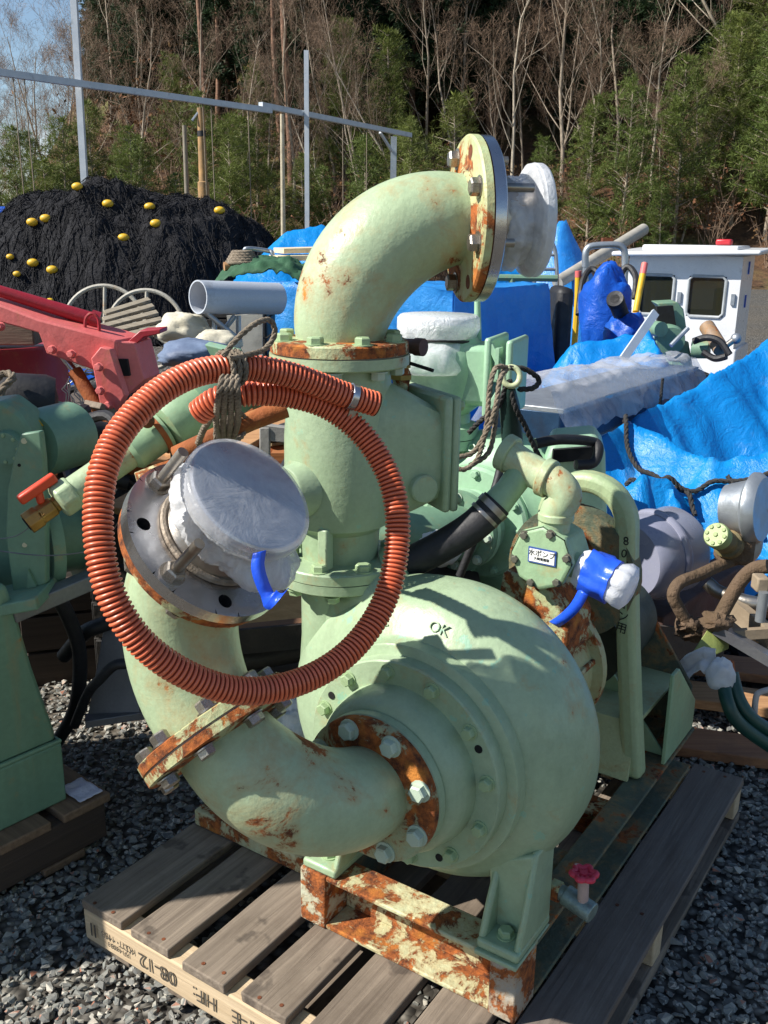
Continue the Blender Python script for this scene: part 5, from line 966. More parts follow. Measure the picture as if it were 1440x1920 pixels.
MB().tube([K + PV * .2 - PU * .0, K + PV * .21 + Vector((0, 0, .25)), K + PV * .21 + Vector((0, 0, .33))], .085, 32).build('discharge_pipe', MINT, P2)
for i, ch in enumerate('TOEI'): text('cast_lettering', ch, axes(K - PU * .095 + (PV * math.sin(.35 - .14 * i) + Vector((0, 0, math.cos(.35 - .14 * i)))) * .247, -PV * math.cos(.35 - .14 * i) + Vector((0, 0, math.sin(.35 - .14 * i))), (0, 0, 1), -PU * .8 + Vector((0, 0, .6))), .04, MINT, c2, .005)
for i, ch in enumerate('OKI'): text('cast_lettering', ch, axes(K - PU * .095 + (PV * math.sin(-.35 - .14 * i) + Vector((0, 0, math.cos(-.35 - .14 * i)))) * .247, -PV * math.cos(-.35 - .14 * i) + Vector((0, 0, math.sin(-.35 - .14 * i))), (0, 0, 1), -PU * .8 + Vector((0, 0, .6))), .04, MINT, c2, .005)
MB().obox(K - Vector((0, 0, .42)) + PU * .1, PU * .5, PV * .3, (0, 0, .08)).build('skid', MACH, P2, bev=.01); MB().obox(K - Vector((0, 0, .31)), PU * .06, PV * .18, (0, 0, .06)).build('foot', MINT, P2)
MB().obox(K + PU * .42 - Vector((0, 0, .02)), PU * .2, PV * .16, (0, 0, .17)).build('bearing_box', MINT, P2, bev=.02)
MB().beam(K - Vector((0, 0, .5)) - PU * .3 + PV * .2, K - Vector((0, 0, .5)) + PU * .5 + PV * .2, .1, K.z - .5 if False else .3).build('bearer', DARKM, P2)
# wrapped valve on its discharge
VX = Vector((0.205, 3.25, 1.148)); vz = lambda y_: 0
pv2 = MB(); TZ = Vector((0.163, 3.25, 1.3)).z; LZ = Vector((0.293, 3.25, 0.964)).z
MB().lathe([(LZ - .03, .12), (LZ + .01, .12), (LZ + .02, .09), (LZ + .05, .085), (LZ + .08, .12), (LZ + .2, .14), (LZ + .27, .13), (LZ + .31, .10), (TZ, .10)], (VX.x, VX.y, 0), (0, 0, 1), 48).build('valve_body', MINT, P2)
MB().lathe([(LZ - .065, .12), (LZ - .033, .12)], (VX.x, VX.y, 0), (0, 0, 1), 48).build('valve_flange', MINT, P2)
bd = Vector((.93, -.36, 0)).normalized(); sd2 = bd.cross(Vector((0, 0, 1))); MZ = Vector((0.281, 3.2, 1.156)).z
MB().obox(Vector((VX.x, VX.y, MZ)) + bd * .09, bd * .09, sd2 * .09, (0, 0, .10)).build('valve_bonnet', MINT, P2, bev=.02)
MB().obox(Vector((VX.x, VX.y, MZ)) + bd * .175, bd * .012, sd2 * .12, (0, 0, .13)).build('bonnet_flange', MINT, P2, bev=.01)
bc = MB().obox(Vector((VX.x, VX.y, MZ)) + bd * .245, bd * .012, sd2 * .115, (0, 0, .125)).build('bonnet_cover', MINT, P2, bev=.01)
cc = Vector((VX.x, VX.y, MZ)) + bd * .209
for s_ in (-1, 1):
    MB().beam(cc + sd2 * .10 * s_ + Vector((0, 0, .1)), cc + sd2 * .10 * s_ + Vector((0, 0, -.0)) + bd * .0, .012, .05, sd2).build('web', MINT, bc); MB().obox(cc + sd2 * .1 * s_, bd * .026, sd2 * .006, (0, 0, .012)).build('web', MINT, bc)
# lattice on the side facing the camera
fs_ = -sd2 if sd2.y > 0 else sd2
o3 = Vector((VX.x, VX.y, MZ)) + bd * .21 + fs_ * .105
for P, Q in (((-.03, .11), (.03, .0)), ((-.03, -.11), (.03, .0)), ((-.03, .0), (.03, .0))): MB().beam(o3 + bd * P[0] + Vector((0, 0, P[1])), o3 + bd * Q[0] + Vector((0, 0, Q[1])), .02, .02, fs_).build('lattice_bar', MINT, bc, bev=.003)
lv = MB().cyl((0.316, 3.3, 1.234), (0.307, 3.3, 1.409), .014, 12, .01).build('lever', MINT, P2); MB().ball((0.306, 3.3, 1.429), .019, 16, 10).build('lever_knob', mat('red_knob', 'd03040', 'b82838', 5, .3, bump=0), lv)
bw = thing('bubble_wrap', 'white bubble wrap tied over the round flange of the mint valve', 'plastic wrap', (VX.x - .03, VX.y, TZ))
BUB = film('bubble_wrap_film', 'f4f5f6', .7, 1, .25, 40, .8)
MB().lathe([(-.03, .1), (-.028, .128), (.0, .14), (.035, .139), (.045, .128), (.047, .003)], (VX.x - .03, VX.y, TZ), (0, 0, 1), 60, rf=lambda a, r, t: r * (1 + .025 * noise.noise(Vector((math.cos(t) * 6, math.sin(t) * 6, a * 40))))).build('lid_wrap', BUB, bw, ang=60)
MB().lathe([(-.035, .118), (-.06, .128), (-.09, .135), (-.125, .14), (-.14, .13)], (VX.x - .03, VX.y, TZ), (0, 0, 1), 80, rf=lambda a, r, t: r * (1 + .12 * noise.noise(Vector((math.cos(t) * 4, math.sin(t) * 4, a * 22)))) + (.05 * max(0, math.cos(t - 2.2)) if a < -.05 else 0)).build('skirt_wrap', FILM, bw, ang=70)
MB().tube([Vector((VX.x - .03 + .124 * math.cos(t), VX.y + .124 * math.sin(t), TZ - .034 + .004 * math.sin(3 * t))) for t in [2 * PI * i / 40 for i in range(40)]], .006, 6, closed=True).build('tie_string', ROPE_D, bw)
# drive unit of the second pump with eye bolt, ropes
du_ = thing('drive_unit', 'pale green drive unit with lifting eye and coiled rope behind the priming pump', 'motor', (0.844, 4.109, 0))
MB().prism([(0.511, 2.95, 0.908), (0.53, 2.95, 0.964), (0.684, 3, 0.969), (0.713, 3, 0.931), (0.744, 3, 0.642), (0.526, 2.95, 0.655)], (.05, .3, 0)).build('casing', MINT, du_, bev=.015)
MB().prism([(0.532, 2.93, 0.955), (0.665, 2.97, 0.958), (0.678, 2.97, 0.916), (0.531, 2.93, 0.913)], (0, .02, 0)).build('dark_panel', BLACKM, du_)
MB().tube(spline([(0.454, 2.8, 1.002), (0.529, 2.82, 1.012), (0.644, 2.9, 0.99), (0.662, 2.88, 0.971), (0.644, 2.86, 0.931), (0.587, 2.84, 0.929)], 6), .016, 10).build('cable_loop', BLACK, du_)
eyeP = Vector((0.357, 2.7, 1.217)); MB().tube([eyeP + Vector((.024 * math.cos(t), .006 * math.sin(t), .026 * math.sin(t))) for t in [2 * PI * i / 28 for i in range(28)]], .0085, 12, closed=True).build('lifting_eye', mat('cream_green_eye', 'cdd3a8', 'b9c096', 8, .45), du_)
MB().tube([eyeP - Vector((0, 0, .03)), (0.361, 2.74, 1.128), (0.383, 2.78, 0.993), (0.415, 2.82, 0.884)], [.012, .03, .032, .03], 14).build('mast', mat('dark_green_mast', '24403a', '1b332e', 6, .5), du_)
b = MB()
for pts in ([(0.34, 2.66, 1.247), (0.305, 2.64, 1.249), (0.288, 2.62, 1.193), (0.281, 2.6, 1.091), (0.258, 2.58, 1.005), (0.22, 2.56, 0.978), (0.193, 2.56, 0.99), (0.202, 2.57, 1.009), (0.251, 2.59, 1.025), (0.299, 2.6, 1.122), (0.317, 2.63, 1.221), (0.338, 2.66, 1.241)], [(0.336, 2.67, 1.248), (0.316, 2.64, 1.205), (0.307, 2.62, 1.088), (0.289, 2.6, 1.016), (0.236, 2.58, 0.983)]): rope(b, pts, .0075)
tag(b.build('hanging_rope', ROPE, None, ang=60), 'pale twisted rope looped down from the lifting eye', 'rope')
b = MB()
for pts in ([(0.35, 2.7, 1.242), (0.398, 2.72, 1.236), (0.442, 2.74, 1.204), (0.424, 2.72, 1.182), (0.376, 2.7, 1.181)], [(0.352, 2.7, 1.208), (0.371, 2.7, 1.135), (0.408, 2.72, 1.069), (0.446, 2.74, 0.994), (0.475, 2.76, 0.949)], [(0.344, 2.7, 1.204), (0.327, 2.72, 1.131), (0.279, 2.76, 1.076), (0.25, 2.8, 1.032)]): rope(b, pts, .008)
tag(b.build('hanging_rope', ROPE_D, None, ang=60), 'dark rope coiled round the lifting eye and hanging to the drive unit', 'rope')
tag(MB().tube(spline([(0.322, 2.55, 1), (0.306, 2.52, 0.944), (0.285, 2.5, 0.889), (0.265, 2.5, 0.835), (0.214, 2.5, 0.686)], 6), .012, 10).build('rubber_cable', BLACK, None), 'thin black rubber cable hanging in front of the mint casing', 'cable')
sack('plastic_bag', (0.123, 2.9, 0.584), (.12, .1, .09), FILM_W, 'crumpled clear plastic bag lying between the two pumps', 4.0, 'plastic bag')
tag(MB().beam((0.072, 2.9, 0.528), (0.317, 2.9, 0.467), .5, .06).build('dark_timber', MATS['dark_crate_wood'], None), 'dark timber under the crumpled plastic bag', 'timber')
# ---------------------------------------------------------------- film covered steel trough
tg = thing('steel_trough', 'long steel trough half covered with clear film beside the blue tarpaulins', 'trough', (1.426, 6.328, 0)); T0, T1 = Vector((0.622, 4.15, 0.791)), Vector((1.792, 6, 0.743)); td = (T1 - T0).normalized(); ts = td.cross(Vector((0, 0, 1))).normalized()
NAVY = mat('dark_blue_steel', '33506e', '273e58', 5, .35, .4, bump=.1, dirt=.3)
MB().obox((T0 + T1) / 2 - Vector((0, 0, .02)), (T1 - T0) / 2, ts * .16, (0, 0, .10)).build('trough_body', NAVY, tg, bev=.008); MB().obox((T0 + T1) / 2 + Vector((0, 0, .085)), (T1 - T0) / 2, ts * .175, (0, 0, .012)).build('rim', GALV, tg, bev=.004); MB().obox((T0 + T1) / 2 - Vector((0, 0, .1)) + ts * .165, (T1 - T0) / 2, ts * .012, (0, 0, .012)).build('rail', GALV, tg)
for s_ in (.15, .5, .85): MB().obox(T0.lerp(T1, s_) - Vector((0, 0, .36)), td * .04, ts * .14, (0, 0, .24)).build('leg', DARKM, tg)
fm_ = MB().grid(lambda a, b: T0 - td * .08 + (T1 - T0) * (a * 1.05) + ts * (.24 - .48 * b) * (1 + .1 * noise.noise(Vector((a * 5, b * 5, 0)))) + Vector((0, 0, .12 + .10 * math.sin(PI * b) ** .7 * (1 - .5 * a) - .24 * max(0, abs(b - .5) * 2 - .62) ** .8 * 1.2 + .05 * (ridged((a * 7, b * 2.2, 2)) - .5))), 70, 30)
tag(fm_.build('plastic_sheet', film('wrinkled_sheet_film', 'd3d6de', .3, .72, .25, 13, .6), None, ang=75), 'grey translucent plastic sheet draped over the steel trough', 'plastic sheet')
b = MB(); rope(b, [Vector(T0.lerp(T1, .52)) + ts * .26 + Vector((0, 0, z_)) for z_ in (.13, .05, -.08, -.2, -.3)], .008); tag(b.build('rope', ROPE_D, None, ang=60), 'dark rope tied across the film covered trough', 'rope')
# ---------------------------------------------------------------- big tarpaulins on the right
tent('tarpaulin', (.55, 3.5), (4.6, 6.6), [((1.264, 4.75, 0.708), (2.106, 5.3, 1.062)), ((2.106, 5.3, 1.062), (4.6, 5.6, 1.3)), ((0.865, 4.15, 0.702), (1.122, 4.3, 0.768)), ((1.122, 4.3, 0.768), (1.403, 4, 0.667)), ((1.403, 4, 0.667), (1.86, 3.9, 0.856)), ((1.086, 3.85, 0.675), (1.178, 3.85, 0.642))], T_CYAN, 'large bright blue tarpaulin heaped over machinery right of the pump', 1.25, (200, 150), .26, 1.7, 21, 0, .03); TH = LASTH[0]
tent('tarpaulin', (1.0, 5.4), (2.2, 6.9), [((1.189, 6.1, 0.964), (1.657, 6.1, 1.037)), ((1.657, 6.1, 1.037), (1.677, 5.9, 0.96))], T_CYAN, 'crinkled cyan tarpaulin lump behind the film covered trough', 1.5, (70, 70), .1, 3.0, 31)
tent('tarpaulin', (1.35, 5.9), (2.6, 7.6), [((1.75, 6.9, 0.848), (2.176, 6.4, 0.732))], T_DEEP, 'deep blue tarpaulin under the small green deck machine', 1.0, (50, 50), .1, 2.5, 41)
sack('tarpaulin', (1.8, 8, 0.703), (.21, .2, .38), T_DEEP, 'upright deep blue tarpaulin bundle with a rounded top', 3.3, 'tarpaulin'); sack('tarpaulin', (1.81, 7.3, 0.715), (.16, .18, .2), T_DEEP, 'smaller deep blue tarpaulin bundle behind the black exhaust pipe', 6.1, 'tarpaulin')
b = MB(); on = lambda pts: [Vector((x_, y_, TH(x_, y_) + .035)) for x_, y_ in [(p.x, p.y) for p in spline([Vector((q[0], q[1], 0)) for q in pts], 4)]]
rope(b, on([(1.18, 4.75), (1.12, 4.4), (1.1, 4.15), (1.25, 3.95), (1.3, 3.8)]), .011); rope(b, on([(1.05, 4.0), (1.2, 3.9), (1.45, 3.88), (1.75, 3.85), (2.1, 3.95), (2.6, 3.9)]), .011); rope(b, on([(1.45, 3.9), (1.5, 3.8), (1.52, 3.72), (1.53, 3.66)]), .01)
tag(b.build('tie_rope', ROPE_D, None, ang=60), 'dark rope lashed over the large blue tarpaulin', 'rope')
tag(MB().beam((1.389, 5.6, 0.915), (1.638, 5.9, 1.165), .05, .02, (0, 1, 0)).build('white_strip', WPOST, None), 'white painted steel strip leaning on the cyan tarpaulin', 'strip')
# small green deck machine
dm = thing('deck_machine', 'small green deck machine with open hood in front of the wheelhouse', 'machine', (2.917, 9.416, 0))
MB().prism([(1.803, 6.5, 1.184), (1.944, 6.5, 1.193), (1.992, 6.5, 1.145), (2.028, 6.5, 1.004), (1.963, 6.5, 1.01)], (.03, .25, 0)).build('hood', MACH, dm, bev=.008); MB().prism([(1.798, 6.45, 1.163), (1.904, 6.45, 1.172), (1.938, 6.45, 1.036), (1.817, 6.45, 1.034)], (.0, .04, 0)).build('hood_opening', BLACKM, dm)
MB().lathe([(0, .002), (0, .09), (.05, .1), (.2, .08)], (1.868, 6.3, 0.952), (.1, 1, .1), 28).build('round_body', MACH, dm); MB().lathe([(0, .002), (0, .05), (.12, .05)], (1.783, 6.25, 1.032), (-.3, 1, 0), 20).build('small_motor', MACH, dm)
MB().prism([(1.89, 6.4, 0.942), (2.018, 6.4, 0.943), (2.033, 6.3, 0.78), (1.885, 6.3, 0.778)], (0, .2, 0)).build('pedestal', MACH, dm, bev=.01); MB().cyl((2.029, 6.35, 0.896), (2.125, 6.3, 0.903), .06, 18).build('side_drum', MACH, dm)
MB().cyl((1.826, 6.15, 0.94), (1.94, 6.2, 1.048), .015, 8).build('crank', GALV, dm)
MB().beam((1.959, 6.3, 0.743), (1.991, 6.3, 0.422), .3, .3, (0, 1, 0)).build('plinth', DARKM, dm)
hc = thing('hydraulic_cylinder', 'short brown hydraulic cylinder leaning beside the deck machine', 'hydraulic cylinder', (3.554, 10.126, 0)); MB().cyl((2.125, 6.4, 1.043), (2.167, 6.2, 0.915), .05, 16).build('barrel', mat('brown_beige_paint', '9c8672', '7d6856', 7, .6, rust=.3), hc); MB().cyl((2.167, 6.2, 0.915), (2.249, 6.2, 0.981), .02, 10).build('rod', STEEL_B, hc); MB().ball((2.256, 6.2, 0.985), .035, 10, 8).build('rod_eye', GALV, hc)
for i, pts in enumerate(([(1.999, 6.25, 0.959), (2.066, 6.2, 0.989), (2.137, 6.15, 0.971), (2.19, 6.1, 0.893)], [(2.052, 6.2, 0.897), (2.115, 6.15, 0.862), (2.171, 6.1, 0.883)])): label_hose(MB().tube(spline(pts, 6), .022, 8), 'black_hose', BLACK, 'short black hose curled beside the deck machine', 'black hoses by the deck machine')
tk = thing('black_tank', 'black plastic tank half covered with dark netting beside the square tarpaulin', 'tank', (1.677, 8.745, 0)); MB().box((1.227, 7, 0.636), Vector((1.35, 7, 1.25)) + Vector((0, .4, 0))).build('tank_body', BLACK, tk, bev=.04)
tag(MB().tube([(1.666, 7.1, 1.172), (1.771, 7.3, 1.043), (1.862, 7.4, 0.875)], .06, 20).lathe([(0, .035), (-.005, .062), (.03, .066), (.08, .062)], (1.666, 7.1, 1.172), Vector((1.771, 7.3, 1.043)) - Vector((1.666, 7.1, 1.172)), 20).build('exhaust_pipe', BLACK, None), 'thick black exhaust pipe stub beside the blue bundles', 'pipe')
gl_ = thing('gallows_frame', 'grey tubular gallows frame standing above the deep blue bundles', 'frame', (4.369, 19.525, 0)); MB().tube(spline([(2.022, 10, 1.313), (2.013, 10, 1.439), (2.041, 10, 1.502), (2.126, 10, 1.523), (2.315, 10, 1.531), (2.388, 10, 1.496), (2.416, 10, 1.423), (2.427, 10, 1.291)], 5), .035, 10).build('hoop', GALV, gl_); MB().cyl((2.022, 10, 1.313), (2.065, 10, 0.724), .03, 8).build('leg', GALV, gl_); MB().cyl((2.425, 10, 1.318), (2.474, 10, 0.729), .03, 8).build('leg', GALV, gl_); MB().box((2.18, 10, 1.524), Vector((2.282, 10, 1.598)) + Vector((0, .1, 0))).build('hanger', RUST, gl_)
tag(MB().cyl((2.006, 11.5, 1.083), (3.357, 13, 1.71), .075, 16).build('grey_pipe', mat('dull_beige_pipe', 'aaa59a', '948f84', 5, .6), None), 'long beige grey pipe sloping up before the brown slope', 'pipe')
for i, (pts) in enumerate(([(1.787, 9, 0.908), (1.841, 9.2, 1.189), (1.933, 9.3, 1.309), (2.003, 9.2, 1.24), (1.94, 9, 1.056)], [(2.195, 9.2, 1.047), (2.249, 9.4, 1.26), (2.31, 9.4, 1.335), (2.364, 9.3, 1.241), (2.346, 9.2, 1.048)])): label_hose(MB().tube(spline(pts, 6), .03, 8), 'black_hose', BLACK, 'black hose looped over the gallows frame', 'black hoses on the gallows frame')
for P, Q, m_, lb_ in (((2.315, 9, 0.94), (2.402, 9.2, 1.27), YELL, 'yellow and red striped pole leaning against the wheelhouse'), ((1.826, 9.3, 1.035), (1.817, 9.3, 1.234), YELL, 'short yellow post below the gallows frame')):
    po = thing('marker_pole', lb_, 'pole', Vector(P) - Vector((0, 0, Vector(P).z))); MB().cyl(P, Q, .03, 10).build('shaft', m_, po); MB().cyl(Q, Vector(Q) + (Vector(Q) - Vector(P)) * .3, .031, 10).build('tip', REDP, po); MB().cyl(P, Vector(P) - Vector((0, 0, .55)), .03, 8).build('foot', YELL, po)
ld = thing('tube_ladder', 'silver tubular ladder rail rising beside the peaked blue tarpaulin', 'ladder', (2.515, 15.299, 0))
for x0 in (0, 1): MB().tube(spline([Vector((1.422, 9.4, 1.224)) + Vector((.24 * x0, 0, -.3)), Vector((1.41, 9.4, 1.422)) + Vector((.24 * x0 - .04 * x0, 0, 0)), Vector((1.387, 9.4, 1.559)) + Vector((.17 * x0, 0, 0))], 5), .02, 8).build('rail', GALV, ld)
for z_ in (478, 500): pass
MB().cyl((1.399, 9.4, 1.432), (1.598, 9.4, 1.435), .016, 8).build('rung', GALV, ld); MB().cyl((1.417, 9.4, 1.299), (1.617, 9.4, 1.302), .016, 8).build('rung', GALV, ld); MB().cyl((0.724, 8.6, 1.249), (1.498, 8.6, 1.25), .03, 8).build('handrail', MACH, ld); MB().cyl((1.099, 8.6, 1.245), (1.127, 8.6, 0.697), .03, 8).build('support', MACH, ld)
# ---------------------------------------------------------------- heap on the right
gd = thing('grey_drum', 'translucent grey plastic drum lying behind the belt guard', 'drum', (1.131, 3.747, 0))
MB().lathe([(0, .002), (0, .12), (.01, .13), (.05, .14), (.22, .145), (.24, .135), (.24, .002)], (0.794, 2.9, 0.599), (.80, .6, .0), 56).build('drum_body', mat('grey_translucent_plastic', '8d8f9c', '82849a', 3, .28, bump=.05), gd); MB().lathe([(.1, .1452), (.11, .152), (.125, .152), (.135, .1452)], (0.794, 2.9, 0.599), (.80, .6, 0), 56).build('ridge', MATS['grey_translucent_plastic'], gd)
tag(MB().beam((0.726, 2.9, 0.36), (1.149, 3.3, 0.171), .3, .12).build('dark_timber', MATS['dark_crate_wood'], None), 'dark timber block below the grey plastic drum', 'timber')
MUD = mat('mud_caked_hose', '6b5746', '54432f', 7, .95, bump=1, bsc=26, bdist=.02)
hm = thing('hydraulic_motor', 'hydraulic motor with ringed green bolt cap and muddy pipes', 'motor', (1.372, 3.488, 0)); ca = Vector((-.62, -.62, .48)).normalized(); cp_ = Vector((1.009, 2.75, 0.738))
cap = MB().lathe([(-.004, .002), (-.004, .036), (0, .039), (.03, .039)], cp_, -ca, 36).build('cap', mat('olive_cap_paint', '96a86e', '86985f', 6, .5, rust=.25), hm); bolts(cap, cp_ + ca * .003, ca, .028, 8, .0065, .005, MATS['olive_cap_paint']); bolt(cap, cp_ + ca * .003, ca, .007, .005, MATS['olive_cap_paint'])
MB().lathe([(.03, .036), (.09, .036), (.095, .045), (.12, .045)], cp_, -ca, 28).build('motor_barrel', mat('olive_brown_paint', '6c6440', '52482e', 6, .6, rust=.4, dirt=.4), hm); MB().box(cp_ - ca * .15 - Vector((.05, .04, .05)), cp_ - ca * .15 + Vector((.06, .05, .05))).build('manifold', MUD, hm, bev=.02)
for i, (pts, r_, m_) in enumerate((([(1.134, 2.85, 0.633), (1.05, 2.8, 0.623), (0.97, 2.75, 0.608), (0.905, 2.72, 0.594), (0.881, 2.7, 0.562), (0.902, 2.7, 0.519), (0.936, 2.7, 0.466)], .019, MUD), ([(1.115, 2.6, 0.692), (1.085, 2.62, 0.677), (1.053, 2.62, 0.645), (1.025, 2.62, 0.587), (0.987, 2.6, 0.518), (0.974, 2.6, 0.492)], .021, MUD), ([(1.015, 2.8, 0.566), (1.044, 2.78, 0.545), (1.084, 2.75, 0.536), (1.132, 2.72, 0.531), (1.206, 2.7, 0.532)], .022, STEEL_B), ([(1.146, 2.9, 0.607), (1.184, 2.9, 0.644), (1.183, 2.9, 0.725), (1.193, 2.9, 0.787)], .03, GALV))): MB().tube(spline(pts, 6), r_, 14).build('pipe', m_, hm)
for i, P in enumerate(((0.936, 2.7, 0.466), (0.987, 2.6, 0.518), (0.961, 2.72, 0.441))): tag(MB().ball(P, .03 + .008 * i, 16, 10, (1.2, 1, .8), .5, 4).build('mud_clod', MUD, None, ang=60), 'clod of dried brown mud on the right hand scrap heap', 'mud', 'mud clods')
tag(MB().lathe([(0, .02), (0, .10), (.02, .115), (.035, .115), (.05, .09), (.12, .07), (.12, .02)], (1.185, 2.85, 0.792), (-.75, .6, -.1), 44).build('pipe_flange', GALV, None), 'silver cast pipe flange at the edge of the right hand heap', 'flange')
wd_ = thing('board_stack', 'stack of tan wooden boards under the muddy pipes', 'boards', (1.181, 3.038, 0), .5)
for i in range(6):
    o_ = Vector((1.098, 2.745, 0.03)) + Vector((.13 * i * .5, .24 * i, .022 * (i % 2) + .03 * i)); MB().beam(o_ - Vector((.5, -.12, -.0)), o_ + Vector((.75, -.22, .0)), .15, .035).build('board', W_BROWN if i % 2 else wood('reddish_plank', 'a5744e', '83563a', 0), wd_, bev=.004)
for i in range(3): o_ = Vector((1.023, 2.892, 0.015)) + Vector((.35 * i, .15, 0)); MB().beam(o_, o_ + Vector((.25, 1.5, .05)), .09, .05).build('bearer', MATS['dark_crate_wood'], wd_)
tag(MB().beam((0.884, 2.95, 0.321), (1.322, 3.4, 0.361), .12, .16).build('red_brown_beam', mat('reddish_dark_beam', '5a3a32', '43302a', 6, .8, dirt=.4), None, bev=.006), 'dark reddish steel beam running back below the muddy pipes', 'beam')
sf_ = thing('bracket_frame', 'olive green angle bracket frame on the tan boards', 'frame', (1.219, 3.039, 0))
MB().prism([(0.903, 2.55, 0.437), (0.97, 2.6, 0.513), (0.988, 2.6, 0.506), (0.972, 2.55, 0.43)], (.06, .05, 0)).build('bracket', mat('olive_bracket', '8f9a55', '7d8848', 6, .55, rust=.3), sf_, bev=.003); MB().beam((0.981, 2.6, 0.501), (1.146, 2.55, 0.415), .05, .03).build('angle_bar', GREYM, sf_); MB().beam((1.07, 2.75, 0.518), (1.159, 2.6, 0.461), .03, .06).build('angle_bar', mat('tan_steel', '9a8a74', '7d6e5a', 6, .7), sf_); MB().beam((1.031, 2.6, 0.476), (1.164, 2.6, 0.487), .02, .03).build('angle_bar', MATS['tan_steel'], sf_)
MB().box((1.049, 2.5, 0.647), Vector((1.084, 2.5, 0.69)) + Vector((0, .05, 0))).build('clevis', MATS['tan_steel'], sf_, bev=.005); MB().cyl((1.065, 2.49, 0.654), (1.065, 2.49, 0.566), .014, 12).build('pin', GALV, sf_)
tag(MB().tube(spline([(1.096, 2.4, 0.404), (1.053, 2.4, 0.39), (1.044, 2.4, 0.371), (1.046, 2.4, 0.313), (1.044, 2.4, 0.284)], 6), .0085, 10).build('white_rod', mat('white_rod', 'c9c2bc', 'a99f98', 8, .6, rust=.2), None), 'bent white painted rod at the edge of the board stack', 'rod')
for i, pts in enumerate(([(0.976, 2.42, 0.438), (0.988, 2.38, 0.38), (1.02, 2.36, 0.334), (1.08, 2.36, 0.291)], [(0.963, 2.44, 0.428), (0.946, 2.36, 0.39), (0.98, 2.34, 0.328), (1.077, 2.34, 0.256)])): label_hose(MB().tube(spline(pts, 6), .019, 14), 'green_hose', mat('dark_green_hose', '1f4a3e', '183a34', 6, .4), 'dark green hose bending over the tan boards', 'dark green hoses')
tag(MB().cyl((0.961, 2.43, 0.469), (0.968, 2.42, 0.428), .02, 16).build('hose_nipple', RUST_O, None), 'rusty nipple in the end of a green hose', 'nipple')
cl_ = MB().grid(lambda a, b: Vector((0.843, 2.5, 0.359)).lerp(Vector((0.933, 2.42, 0.465)), a) + Vector((.02 * noise.noise(Vector((a * 4, b * 3, 1))), .05 * (b - .5), .02 * noise.noise(Vector((a * 3, b * 5, 4))) + .035 * (b - .5) * (1 + a) + .04 * math.sin(PI * a))), 24, 10); tag(cl_.build('white_cloth', mat('white_cloth', 'd9d6d2', 'c6c2bd', 9, .9, bump=.4), None, ang=70, solid=.002), 'white cloth strip wrapped to the green hose end', 'cloth')
sack('plastic_bag', (0.938, 2.4, 0.402), (.035, .03, .05), FILM_W, 'small white plastic bag tied to the green hose end', 7.0, 'plastic bag')

# ---------------------------------------------------------------- wooded slope
def leaf_mat(name, c1, c2, rough=.6, tl=.25):
    g = NT(name); oi = g.n('ObjectInfo'); v = g.coords(); f = g.noise(v, .9, 5, .6); c = g.mix(g.ramp(f, .35, .65), lin(c1), lin(c2)); ge = g.n('NewGeometry')
    hs = g.n('HueSaturation'); g.l(c, hs.inputs['Color']); g.l(g.math('ADD', .75, g.math('MULTIPLY', ge.outputs['Random Per Island'], .5)), hs.inputs['Value']); g.l(g.math('ADD', .485, g.math('MULTIPLY', oi.outputs['Random'], .03)), hs.inputs['Hue'])
    g.l(hs.outputs[0], g.b.inputs['Base Color']); g.b.inputs['Roughness'].default_value = rough; g.b.inputs['Specular IOR Level'].default_value = .25
    t = g.n('BsdfTranslucent'); g.l(hs.outputs[0], t.inputs['Color']); m = g.n('MixShader'); m.inputs[0].default_value = tl; g.l(g.b.outputs[0], m.inputs[1]); g.l(t.outputs[0], m.inputs[2]); g.l(m.outputs[0], g.out.inputs['Surface']); return g.m
L_PINE = leaf_mat('young_pine_needles', '6e7a3c', '586432'); L_CED = leaf_mat('dark_cedar_sprays', '33472c', '283a24'); L_RED = leaf_mat('old_pine_needles', '4c6334', '3d5229'); L_BRN = leaf_mat('withered_twigs', '7d5c40', '66492f', .9, .1)
BK_GREY = mat('grey_bark', 'a89a88', '8a7d6c', 5, .95, bump=.6, bsc=8, bdist=.05); BK_PALE = mat('pale_birch_bark', 'bdb19e', '9c907e', 4, .9, bump=.4, bsc=8, bdist=.04); BK_RED = mat('orange_pine_bark', '94705a', '6e5242', 4, .95, bump=.7, bsc=8, bdist=.05); BK_DK = mat('dark_cedar_bark', '5c4636', '46352a', 5, .95, bump=.5, bsc=8, bdist=.05); TWIG = mat('brown_grey_twigs', '8f7863', '735d4c', 6, .95, bump=0)
